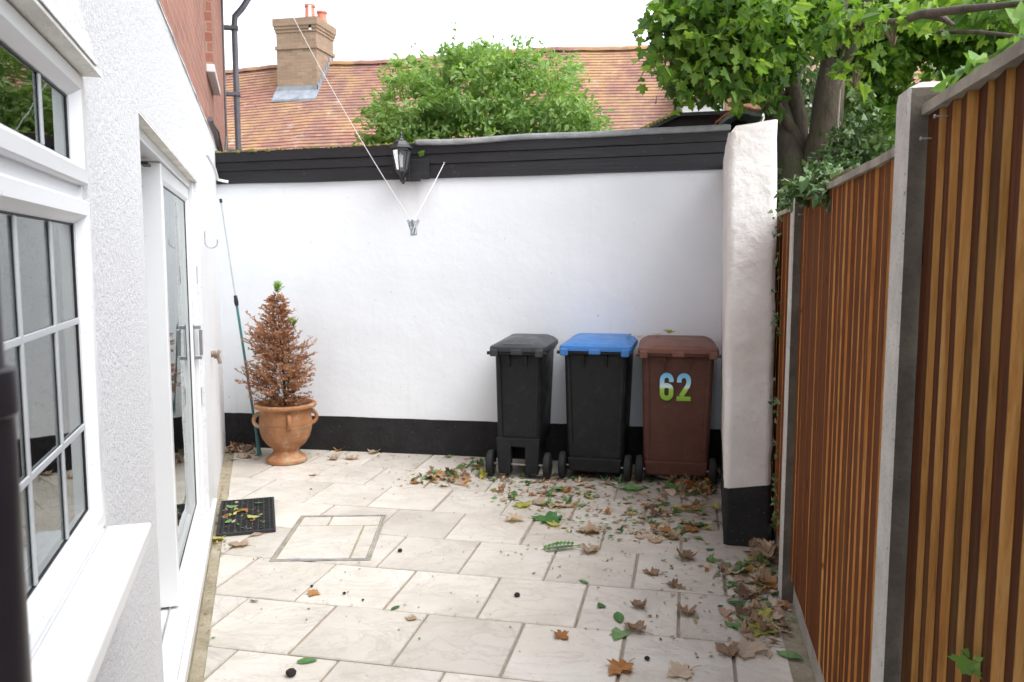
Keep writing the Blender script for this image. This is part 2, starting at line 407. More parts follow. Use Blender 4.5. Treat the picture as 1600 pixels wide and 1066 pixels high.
WN = Vector((.876, .483, 0)).normalized(); WD = Vector((.483, -.876, 0)).normalized(); W0 = -.33
HOUSE_RZ = math.atan2(WD.y, WD.x)
def WP(s, off, z): 
    p = WN*(W0+off)+WD*s; return Vector((p.x, p.y, z))
BA = Vector((-3.825, 6.248, 0)); BB = Vector((.282, 6.433, 0)); BT = (BB-BA).normalized(); BN = Vector((BT.y, -BT.x, 0))  # BN points to camera
FX = .49

# mortar bed
def clip(poly, p0, nrm):             # keep side where (p-p0).n >= 0
    out = []
    for i in range(len(poly)):
        a = poly[i]; b = poly[(i+1) % len(poly)]
        da = (a[0]-p0[0])*nrm[0]+(a[1]-p0[1])*nrm[1]; db = (b[0]-p0[0])*nrm[0]+(b[1]-p0[1])*nrm[1]
        if da >= 0: out.append(a)
        if (da >= 0) != (db >= 0):
            k = da/(da-db); out.append((a[0]+(b[0]-a[0])*k, a[1]+(b[1]-a[1])*k))
    return out
wl0 = WP(0, .0, 0); wl1 = WP(0, .075, 0)
bed = [(-6, -3), (.56, -3), (.56, 6.5), (-6, 6.5)]
bed = clip(bed, wl0-WN*.1, WN)
g = MB(); g.add([(x, y, -.012) for x, y in bed], [tuple(range(len(bed)))])
tag(g.build('mortar_bed', M_MORTAR), kind='structure')
# edge strip along the house and fence
def strip(p, q, n_, wd, z, mat, name, seg=40):
    g = MB(); 
    for i in range(seg):
        a = Vector(p).lerp(Vector(q), i/seg); b = Vector(p).lerp(Vector(q), (i+1)/seg)
        wa = wd*(1+.25*noise.noise(a*5)); wb = wd*(1+.25*noise.noise(b*5))
        g.add([(a.x, a.y, z), (b.x, b.y, z), (b.x+n_.x*wb, b.y+n_.y*wb, z), (a.x+n_.x*wa, a.y+n_.y*wa, z)], [(0, 1, 2, 3)])
    return tag(g.build(name, mat), kind='structure')
strip(WP(2.5, -.02, 0), WP(-7.3, -.02, 0), WN, .10, -.004, M_EDGE, 'edge_mortar_strip')
strip((.40, -1, 0), (.41, 6.3, 0), Vector((1, 0, 0)), .12, -.004, M_EDGE, 'edge_mortar_strip')

slabs = MB(); vals = []
ys = [-.455+.485*i for i in range(15)]          # 2.94 = ys[7]
def add_slab(poly, z1=0.0):
    if len(poly) < 3: return
    A = sum(poly[i][0]*poly[(i+1) % len(poly)][1]-poly[(i+1) % len(poly)][0]*poly[i][1] for i in range(len(poly)))/2
    if abs(A) < .004: return
    cxx = sum(p[0] for p in poly)/len(poly); cyy = sum(p[1] for p in poly)/len(poly)
    n = len(poly); e = .006; dz = random.uniform(-.0015, .0015)
    def ins(p, k): 
        v = Vector((cxx-p[0], cyy-p[1])); L = v.length; v = v/L*min(k, L*.5); return (p[0]+v.x, p[1]+v.y)
    r0 = [(p[0], p[1], -.03) for p in poly]; r1 = [(p[0], p[1], z1-.005+dz) for p in poly]
    r2 = [(*ins(p, e), z1+dz) for p in poly]
    nf = len(slabs.f); slabs.loft([r0, r1, r2], True, True); v = random.random()
    vals.extend([v]*(len(slabs.f)-nf))
J = .006
for i in range(len(ys)-1):
    y0 = ys[i]; y1 = ys[i+1]
    off = -.673 if i % 2 == 1 else -.89          # row starting at 2.94 (i=7) has joints at -.673
    k = -14
    while off+.442*k < .5:
        x0 = off+.442*k; x1 = x0+.442; k += 1
        jx = random.uniform(-.003, .003)
        poly = [(x0+J+jx, y0+J), (x1-J+jx, y0+J), (x1-J+jx, y1-J), (x0+J+jx, y1-J)]
        poly = clip(poly, (wl1.x, wl1.y), (WN.x, WN.y))
        poly = clip(poly, (.425, 0), (-1, 0))
        poly = clip(poly, (BA.x+BN.x*.01, BA.y+BN.y*.01), (BN.x, BN.y))
        # lighter subdivision next to the pillar / odd cuts by the manhole come from its own frame
        add_slab(poly)
pv = slabs.build('paving', M_SLAB); tag(pv, kind='structure'); set_attr(pv, vals)

# ================================================================== HOUSE
house = empty('house', WP(0, 0, 0), HOUSE_RZ)
tag(house, 'white roughcast house wall with windows and brick upper storey, along the left side', 'house')
TOP = 2.52
def tri(x): return x
g = MB()
T = .28
WS0, WS1 = -1.87, -.70      # window
DS0, DS1 = -5.07, -2.69     # door
g.box(WS1, -.42, -T, 0, -.2, TOP); g.box(-.70, -.42, -3.5, -T, -.2, TOP)
g.box(WS0, WS1, -T, 0, -.2, 1.015); g.box(WS0, WS1, -T, 0, 1.965, TOP)
g.box(DS1, WS0, -T, 0, -.2, TOP)
g.box(DS0, DS1, -T, 0, 2.03, TOP); g.box(DS0, DS1, -T, 0, -.2, .03)
g.box(-7.6, DS0, -T, 0, -.2, TOP)
# bellcast lip over the window (flared render)
for s0, s1, z0, b in [(-1.80, WS1+.1, 1.967, .040)]:
    g.add([(s0, .0005, z0), (s1, .0005, z0), (s1, b, z0), (s0, b, z0), (s0, .0005, z0+.16), (s1, .0005, z0+.16)],
          [(0, 3, 2, 1), (3, 5, 4), (3, 2, 5), (2, 1, 5), (0, 4, 3)])
wall_o = g.build('rendered_wall', M_ROUGH, house)
# soffits of the openings (smooth painted)
g = MB(); g.box(WS0, WS1, -.07, .036, 1.959, 1.9655)
g.box(DS0, DS1, -.16, -.001, 2.024, 2.0305)
g.build('opening_soffit', M_SOFFIT, house)
# irregular top verge of the render: small capping lip
g = MB(); rs = []
for i in range(60):
    s_ = -7.6+i*(7.19/59); k = .012*noise.noise(Vector((s_*3, 0, 0)))
    rs.append([(s_, -.03, TOP+.0005), (s_, .006+k*.4, TOP+.0005), (s_, .002, TOP+.018+k), (s_, -.03, TOP+.03+k)])
g.loft(rs); g.build('render_verge', M_ROUGH, house)
g = MB(); g.box(-11.1, -.42, -T, -.022, TOP, 5.2); g.box(-.70, -.44, -3.5, -T, TOP, 5.2); g.box(-11.1, -7.6, -T, -.022, -.2, TOP); g.box(-11.1, -10.85, -4.5, -T, -.2, 5.2)
g.build('brick_wall', M_BRICK, house)
g = MB(); g.box(-7.75, -6.85, -.022, .028, 3.06, 5.2); g.build('brick_projection', M_BRICK, house)
g = MB(); g.box(-7.80, -6.83, -.022, .040, 3.0, 3.06); g.build('corbel_sill', M_UPVC, house, bevel=.006)
# eaves
g = MB(); g.box(-11.25, -.2, -.3, .20, 4.88, 4.95); g.build('soffit_board', M_GREYPIPE, house)
g = MB(); g.box(-11.3, -.2, .20, .225, 4.86, 5.06); g.build('fascia_board', M_GREYPIPE, house)
g = MB()
rs = [[(s_, .29+.065*math.cos(a), 4.97+.065*math.sin(a)) for a in [math.pi+math.pi*k/8 for k in range(9)]]+[(s_, .29+.058*math.cos(a), 4.972+.058*math.sin(a)) for a in [2*math.pi-math.pi*k/8 for k in range(9)]] for s_ in (-11.35, -.1)]
g.loft(rs); g.build('gutter', M_GREYPIPE, house, smooth=True)
g = MB(); g.add([(-11.35,.24,5.03),(-.2,.24,5.03),(-.2,-4,8),(-11.35,-4,8),(-11.35,.24,4.96),(-.2,.24,4.96),(-.2,-4,7.9),(-11.35,-4,7.9)],[(0,1,2,3),(4,7,6,5),(0,4,5,1),(0,3,7,4)])
g.build('roof', M_TILES, house)
dp = MB(); dp.tube([(-11.1, .29, 4.93), (-11.1, .29, 4.80), (-11.1, .20, 4.66), (-11.1, .115, 4.56), (-11.1, .105, 4.45), (-11.1, .105, 2.2)], .038, 10)
for z in (4.4, 3.6, 2.9): dp.box(-11.15, -11.05, -.02, .15, z, z+.04)
dpo = dp.build('rainwater_pipe', M_GREYPIPE, house, smooth=True)
g = MB(); g.tube([(-10.5, -.008, 5.0), (-10.4, -.008, 3.5), (-10.45, -.008, 2.6)], .012, 6); g.tube([(-6.6, .0, 2.62), (-8.2, -.008, 2.75), (-9.6, -.008, 2.62), (-10.4, -.008, 3.0)], .010, 6)
g.tube([(-6.5, .012, 2.60), (-7.3, .015, 2.56), (-8.6, .02, 2.48)], .018, 6)
g.build('cable', M_GREYPIPE, house)
# old white waste pipe elbows at the corner
g = MB(); g.tube([(-5.9, .01, 2.28), (-6.05, .05, 2.20), (-6.2, .06, 2.14), (-6.2, .10, 2.13), (-6.2, .13, 2.125)], .010, 8)
g.build('overflow_pipe', M_UPVC, house, smooth=True)
# yard drainpipe close to the camera
PX_, PO_ = -.63, .128
g = MB(); g.tube([(PX_, PO_, 1.50), (PX_, PO_, 2.4), (PX_, PO_, 4.9)], .0335, 24)
g.lathe([(.0378, .0), (.0378, 1.492), (.0402, 1.494), (.0405, 1.50), (.0405, 1.518), (.0402, 1.524), (.034, 1.526)], 28, PX_, PO_)
for z in (1.40, .4): g.box(PX_-.05, PX_+.05, 0, PO_-.02, z, z+.03)
g.build('drainpipe', M_PIPE, house, smooth=True, angle=30)

def ring(g, s0, s1, z0, z1, prof, mi=0):
    # mitred rectangular frame, prof = [(inset, off)...] closed section
    def corner(ins, off): return [(s0+ins, off, z0+ins), (s1-ins, off, z0+ins), (s1-ins, off, z1-ins), (s0+ins, off, z1-ins)]
    cs = [corner(i, o) for i, o in prof]
    rings = [[c_[k] for c_ in cs] for k in range(4)]
    g.loft(rings, closed=True, mi=mi)
def window(name, s0, s1, z0, z1, parent, fo=-.012):
    w_ = empty(name); w_.parent = parent
    return w_
win = empty('window'); win.parent = house
g = MB()
# outer frame
ring(g, WS0, WS1, 1.035, 1.963, [(0, -.075), (.022, -.075), (.022, -.014), (.018, -.010), (0, -.010)])
g.box(WS0+.022, WS1-.022, -.07, -.014, 1.708, 1.747)
g.box(-1.21, -1.165, -.07, -.012, 1.035+.022, 1.708) if False else None
g.build('frame', M_UPVC, win)
def sash(s0, s1, z0, z1, nm):
    g = MB(); ring(g, s0, s1, z0, z1, [(0, -.06), (.046, -.06), (.046, -.016), (.030, .004), (.004, .004), (0, .0)])
    o = g.build(nm, M_UPVC, win)
    g = MB(); ring(g, s0+.0455, s1-.0455, z0+.0455, z1-.0455, [(0, -.05), (.0035, -.05), (.0035, -.0200), (0, -.0190)])
    g.build('seal', M_SEAL, o)
    g = MB(); g.add([(s0+.05, -.022, z0+.05), (s1-.05, -.022, z0+.05), (s1-.05, -.022, z1-.05), (s0+.05, -.022, z1-.05)], [(3, 2, 1, 0)])
    g.build('glass', M_GLASS, o)
    return o
su = sash(WS0+.012, WS1-.012, 1.742, 1.957, 'top_sash')
slw = sash(WS0+.012, WS1-.012, 1.043, 1.712, 'casement_sash')
g = MB()
for s_ in (-1.62, -1.40, -1.18, -.95): MB().box(s_-.0065, s_+.0065, -.0213, -.0165, 1.093, 1.662).build('glazing_bar', M_BAR, slw, bevel=.002)
for z in (1.262, 1.475): MB().box(-1.81, -.76, -.0212, -.0168, z-.0065, z+.0065).build('glazing_bar', M_BAR, slw, bevel=.002)
for s_ in (-1.60, -1.30, -1.0): MB().box(s_-.0065, s_+.0065, -.0213, -.0165, 1.79, 1.908).build('glazing_bar', M_BAR, su, bevel=.002)
g = MB(); g.box(WS0-.02, WS1+.02, .0, .088, .998, 1.03); g.box(WS0+.0, WS1, -.07, .0, .998, 1.034)
g.build('sill', M_UPVC, win, bevel=.005)
# room behind the window and door
g = MB()
for s0, s1, z0, z1 in ((-2.25, -.5, .2, 2.4), (-5.6, -2.35, .02, 2.4)):
    g.add([(s0,-.29,z0),(s1,-.29,z0),(s1,-2.6,z0),(s0,-2.6,z0),(s0,-.29,z1),(s1,-.29,z1),(s1,-2.6,z1),(s0,-2.6,z1)], [(0,1,2,3),(4,7,6,5),(1,5,6,2),(2,6,7,3),(0,3,7,4)])
g.build('room_interior', M_ROOM, house)

# patio door
door = empty('patio_door'); door.parent = house
g = MB()
FZ0 = .10
g.box(DS0, DS0+.045, -.15, -.022, FZ0, 2.024); g.box(DS1-.045, DS1, -.18, -.125, FZ0, 2.024)
g.box(DS0+.045, DS1-.045, -.15, -.035, 1.985, 2.024)
g.build('frame', M_UPVC, door, bevel=.004)
g = MB(); g.add([(-5.36, .027, FZ0-.006), (DS1, .027, FZ0-.006), (DS1, -.045, FZ0), (-5.36, -.0, FZ0)], [(0,1,2,3)])
g = MB(); g.box(DS0, DS1, -.15, .0, .03, FZ0); g.box(-5.36, DS1, .0005, .027, .045, FZ0-.001)
g.build('threshold', M_UPVC, door, bevel=.004)
g = MB(); g.box(DS0+.05, DS1-.05, -.085, -.079, FZ0, FZ0+.014); g.box(DS0+.05, DS1-.05, -.125, -.119, FZ0, FZ0+.014)
g.build('track', M_METAL, door)
g = MB(); g.box(-5.36, -2.69, .004, .0245, -.01, .0445); g.build('sill_brick', M_EDGE, door)
def panel(s0, s1, o0, o1, nm, back=False):
    g = MB(); z0, z1 = FZ0+.015, 1.982
    ring(g, s0, s1, z0, z1, [(0, o0), (.075, o0), (.075, o1-.012), (.060, o1), (.003, o1), (0, o1-.003)])
    p = g.build(nm, M_UPVC, door)
    g = MB(); ring(g, s0+.0745, s1-.0745, z0+.0745, z1-.0745, [(0, o0+.01), (.006, o0+.01), (.006, o1-.0160), (0, o1-.015)])
    g.build('seal', M_SEAL, p)
    g = MB(); g.add([(s0+.08, o1-.018, z0+.08), (s1-.08, o1-.018, z0+.08), (s1-.08, o1-.018, z1-.08), (s0+.08, o1-.018, z1-.08)], [(3, 2, 1, 0)])
    g.build('glass', M_GLASS, p)
    return p
pf = panel(-5.02, -3.67, -.122, -.046, 'sliding_panel')
pb = panel(-4.0, -2.74, -.172, -.130, 'fixed_panel')
# handle: open rectangular loop on the far stile
g = MB(); hs_, hz = -4.975, 1.12
g.box(hs_-.016, hs_+.016, -.046, -.040, hz-.105, hz+.105)
g.box(hs_-.010, hs_+.010, -.040, -.004, hz+.075, hz+.098); g.box(hs_-.010, hs_+.010, -.040, -.004, hz-.098, hz-.075)
g.box(hs_-.010, hs_+.010, -.016, .002, hz-.075, hz+.075)
g.build('handle', M_METAL, pf, bevel=.004)
for z in (.75, 1.45): MB().box(DS0+.012, DS0+.03, -.0222, -.017, z, z+.1).build('lock_keep', M_METAL, door)
# bracket at top of the track
g = MB(); g.box(-3.60, -3.50, -.10, -.075, 1.955, 1.965); g.build('track_bracket', M_SEAL, door)
# hook and tap stub on the wall
g = MB(); hp = [(0, .003, .10), (0, .004, .03)]+[(0, .035-.031*math.cos(a), .03-.033*math.sin(a)) for a in [math.pi*k/8 for k in range(0, 9)]]+[(0, .066, .05)]
g.tube([(-5.5+p[0], p[1]*1.15, 1.66+p[2]) for p in hp], .0038, 8); g.build('wall_hook', M_GALV, house, smooth=True)
g = MB(); g.tube([(-5.75, 0, .965), (-5.75, .03, .965)], .022, 12); g.tube([(-5.75, .03, .965), (-5.75, .05, .955)], [.035, .025], 12); g.tube([(-5.75, .04, .96), (-5.75, .055, .90)], .012, 8)
g.build('vent_stub', simple('old_brass', (.20, .15, .11), .6, .3, 20), house, smooth=True)

# ================================================================== OUTBUILDING with white wall
ob_rz = math.atan2(BT.y, BT.x)
ob = empty('outbuilding', BA, ob_rz)     # local x along wall, local -y towards the camera
tag(ob, 'white rendered outbuilding wall with black fascia and black painted base, closing the yard', 'outbuilding')
LW = (BB-BA).length
g = MB(); g.box(-.6, LW+.25, 0, .25, -.2, 2.25); g.box(-.6, -.35, .25, 2.4, -.2, 2.25); g.box(LW, LW+.25, .25, 2.4, -.2, 2.25)
g.build('rendered_wall', M_WALL, ob)
# painted base with a slightly wandering top edge
g = MB(); N = 90
for i in range(N):
    xs = [-.2+(LW+.2)*k/N for k in (i, i+1)]
    zt = [.287+.006*noise.noise(Vector((x*2.3, 1, 0)))+.003*noise.noise(Vector((x*19, 1, 0))) for x in xs]
    g.add([(xs[0], -.004, -.05), (xs[1], -.004, -.05), (xs[1], -.004, zt[1]), (xs[0], -.004, zt[0]), (xs[1], .001, zt[1]), (xs[0], .001, zt[0])], [(0, 1, 2, 3), (3, 2, 4, 5)])
g.build('painted_base', M_BLACKP, ob)
def zb(x): return 2.197+.055*max(0, x/LW)**1.3       # bottom of fascia
def zt_(x): return 2.452+.100*max(0, x/LW)
def fboard(name, f0, f1, o0, o1, mat, x0=-.25, x1=None, n=50, wob=.004, bev=.003):
    x1 = x1 if x1 is not None else LW
    rs = []
    for i in range(n+1):
        x = x0+(x1-x0)*i/n; a = zb(x)+(zt_(x)-zb(x))*f0; b = zb(x)+(zt_(x)-zb(x))*f1
        k = wob*noise.noise(Vector((x*1.7, f0*9, 0)))
        rs.append([(x, -o1+k, a+k), (x, -o0, a+k), (x, -o0, b+k), (x, -o1+k, b+k)])
    g = MB(); g.loft([r[::-1] for r in rs]); return g.build(name, mat, ob, bevel=bev)
fboard('fascia_board', 0, .385, -.10, .030, M_BOARD)
fboard('fascia_board', .388, .66, -.10, .042, M_BOARD)
fboard('fascia_board', .663, .97, -.10, .055, M_BOARD)
fboard('roof_edging', .90, 1.055, -.15, .085, M_LEAD, x0=1.72, wob=.012, bev=.015)
# mossy edge on the left
g = MB()
for i in range(420):
    x = random.uniform(-.2, 1.7); r_ = random.uniform(.006, .018)*(1.4 if x < .5 else .9); y = random.uniform(-.055, .06); z = zt_(x)-.008+random.uniform(-.004, .006)
    pr = [(r_*math.cos(a), z+r_*.8*math.sin(a)) for a in (-.5, .2, .9)]
    g.lathe([(p[0], p[1]) for p in pr], 6, x, y, False, True)
g.build('moss', M_MOSS, ob)['kind'] = 'stuff'
g = MB(); g.add([(-.6, -.02, 2.42), (LW+.25, -.02, 2.5), (LW+.25, 2.5, 2.36), (-.6, 2.5, 2.30), (-.6, -.02, 2.25), (LW+.25, -.02, 2.25), (LW+.25, 2.5, 2.25), (-.6, 2.5, 2.25)], [(0,1,2,3),(0,4,5,1),(1,5,6,2),(2,6,7,3),(3,7,4,0)])
g.build('flat_roof', M_FELT, ob)
g = MB(); g.box(1.53, 1.83, -.060, -.043, 2.207, 2.36); g.box(1.60, 1.76, -.066, -.060, 2.19, 2.25); g.build('lamp_block', M_BOARD, ob, bevel=.006)

# stub wall (pillar) projecting towards the camera
pil = empty('stub_wall', (.35, 5.5, 0))
tag(pil, 'lumpy white rendered wall end with black painted foot, standing beside the fence', 'wall')
def pil_mesh(z0, z1, grow, nz, name, mat, seed=0):
    # outline (ccw from above), subdivided
    def outline(z):
        k = z/2.32
        xl = .229-.038*k; xr = .481-.036*k
        yf = 4.625
        pts = []
        def seg(a, b, n):
            for i in range(n): pts.append((a[0]+(b[0]-a[0])*i/n, a[1]+(b[1]-a[1])*i/n))
        c = .022
        seg((xl+c, yf), (xr-c, yf), 12); seg((xr-c, yf), (xr, yf+c), 3); seg((xr, yf+c), (xr, 6.60), 40)
        seg((xr, 6.60), (xl+.055, 6.60), 3); seg((xl+.053, 6.60), (xl, yf+c), 40); seg((xl, yf+c), (xl+c, yf), 3)
        return pts
    rings = []
    for i in range(nz+1):
        z = z0+(z1-z0)*i/nz; o = outline(z); cx_ = sum(p[0] for p in o)/len(o); r = []
        for (x, y) in o:
            p = Vector((x, y, z)); d = .008*noise.noise(p*3.1)+.004*noise.noise(p*11)
            nx = -1 if x < .34-.03 else (1 if x > .40 else 0); ny = -1 if y < 4.66 else 0
            zz = z
            if i == nz: zz = z+.035*(x-.2)/.28+.012*noise.noise(Vector((x*8, y*3, 2)))
            if i == nz and (x < .22): zz -= .03
            r.append((x+nx*(d+grow), y+ny*(d+grow), zz))
        rings.append(r)
    g = MB(); g.loft(rings, True, True); return g.build(name, mat, pil, smooth=True, angle=60)
pil_mesh(.318, 2.29, 0, 60, 'rendered_wall', M_PILLAR)
pil_mesh(-.05, .3185, .003, 12, 'painted_base', M_BLACKP)
for o in [c for c in bpy.data.objects if c.parent == pil]: o.location = (-.35, -5.5, 0)
g = MB()
for i in range(2):
    y = 4.74+i*.30
    g.add([(.17, y-.14, 2.33), (.33, y-.14, 2.372), (.33, y+.18, 2.392), (.17, y+.18, 2.35), (.17, y-.14, 2.315), (.33, y-.14, 2.357), (.33, y+.18, 2.377), (.17, y+.18, 2.335)], [(0,1,2,3),(4,7,6,5),(0,4,5,1),(1,5,6,2),(2,6,7,3),(3,7,4,0)])
o = g.build('coping_tile', M_POT, pil, bevel=.004); o.location = (-.35+.075, -5.5+.10, -.042)

# ================================================================== FENCE
def fence_panel(name, ya, yb, ztop, prot, label, group='closeboard panels of the fence', zbot=.14, capw=.03):
    r = empty(name, (FX, ya, 0)); tag(r, label, 'fence panel', group)
    g = MB(); va = []
    n = max(1, round((yb-ya)/.088)); p = (yb-ya)/n
    for i in range(n):
        y = i*p; pr = prot(ya+y)*random.uniform(.85, 1.15); tw = random.uniform(-.002, .002)
        zb_ = zbot+random.uniform(-.004, .004); sk = random.uniform(-.0025, .0025)
        # corner: thick edge at y (facing the camera), face tapering back
        b = [(-pr*.0+tw, y, zb_), (pr+.012, y, zb_), (pr+.012, y+p+.001, zb_), (pr*.95, y+p+.001, zb_)]
        tpt = [(x+sk, yy, ztop-.02) for x, yy, _ in b]
        # more height segments with slight wander
        rings = []
        for k in range(31):
            f = k/30; wob = min(.0026, pr*.35)*noise.noise(Vector((f*3, i*7.1, ya)))+min(.0016, pr*.2)*noise.noise(Vector((f*22, i*7.1, ya)))
            rings.append([Vector(b[q]).lerp(Vector(tpt[q]), f)+Vector((wob if q in (0,) else 0, wob if q == 0 else 0, 0)) for q in range(4)])
        nf = len(g.f); base = len(g.v)
        g.loft(rings); v = random.uniform(0, .35) if prot(ya+.5) > .01 else random.uniform(.55, 1)  # near panels take darker tones: shade of the recessed faces put into board colour
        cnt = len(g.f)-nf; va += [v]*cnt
        for k in range(nf, len(g.f)):
            f_ = g.f[k]; pts = [Vector(g.v[q]) for q in f_]
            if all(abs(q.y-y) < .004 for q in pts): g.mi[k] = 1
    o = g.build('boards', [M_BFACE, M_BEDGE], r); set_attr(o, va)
    g = MB(); L = yb-ya; rs = []
    for i in range(25):
        y = L*i/24; k = .004*noise.noise(Vector((y*5, ya, 3)))
        rs.append([(-.012+k*.5, y, ztop-.022+k), (.05, y, ztop-.022+k), (.05, y, ztop-.004+k), (-.012+k*.5, y, ztop+.000+k)])
    g.loft([q[::-1] for q in rs]); g.build('capping', M_CAP, r)
    for z in (ztop-.3, .9, .25): MB().box(.04, .085, 0, L, z, z+.07).build('arris_rail', M_CAP, r)
    # screws near the top corner next to the post
    g = MB()
    for y, z in ((L-.035, ztop-.075), (L-.13, ztop-.045)):
        g = MB(); g.tube([(.004, y, z), (-.018, y, z), (-.0181, y, z), (-.021, y, z)], [.0016, .0016, .0038, .0038], 8); g.build('screw', M_GALV, r)
    g = MB(); 
    rs = []
    for i in range(31):
        y = L*i/30; k = .004*noise.noise(Vector((y*6, ya, 9)))
        rs.append([(.018+k, y, -.05), (.06, y, -.05), (.06, y, zbot+.0), (.020+k, y, zbot-.004+k)])
    g.loft([q[::-1] for q in rs]); g.build('gravel_board', M_GRAVB, r)
    return r
def post(name, y, z, x0, label):
    r = empty(name, (x0, y, 0)); tag(r, label, 'fence post', 'concrete fence posts')
    g = MB(); w_ = .105; rings = []
    def rr(ins, zz, wob=0): 
        c = .006
        a, b_ = ins, w_-ins
        return [(a+c, a, zz), (b_-c, a, zz), (b_, a+c, zz), (b_, b_-c, zz), (b_-c, b_, zz), (a+c, b_, zz), (a, b_-c, zz), (a, a+c, zz)]
    for zz in (-.2, .4, .9, 1.4, z-.03): rings.append(rr(0, zz))
    rings.append(rr(.002, z-.012)); rings.append(rr(.03, z+.004))
    g.loft(rings)
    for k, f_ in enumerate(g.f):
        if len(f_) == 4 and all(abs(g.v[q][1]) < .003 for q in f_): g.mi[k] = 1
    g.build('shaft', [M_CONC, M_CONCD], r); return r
GP = lambda y: .0172 if y < 1.83 else .004
def FP(y): return .0055 if y < 2.95 else .0009
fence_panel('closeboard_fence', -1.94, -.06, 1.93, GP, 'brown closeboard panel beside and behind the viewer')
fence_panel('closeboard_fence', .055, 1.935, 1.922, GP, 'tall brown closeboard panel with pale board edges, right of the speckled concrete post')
fence_panel('closeboard_fence', 2.055, 3.885, 1.862, FP, 'brown closeboard panel between the two visible concrete posts')
fence_panel('closeboard_fence', 4.00, 5.90, 1.845, lambda y: .001, 'far brown closeboard panel mostly hidden behind the white wall end', capw=.03)
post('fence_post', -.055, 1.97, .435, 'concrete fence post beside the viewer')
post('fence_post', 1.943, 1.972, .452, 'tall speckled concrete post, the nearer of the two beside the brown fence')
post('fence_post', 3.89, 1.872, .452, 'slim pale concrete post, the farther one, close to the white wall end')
post('fence_post', 5.90, 1.87, .46, 'concrete post behind the white wall end')

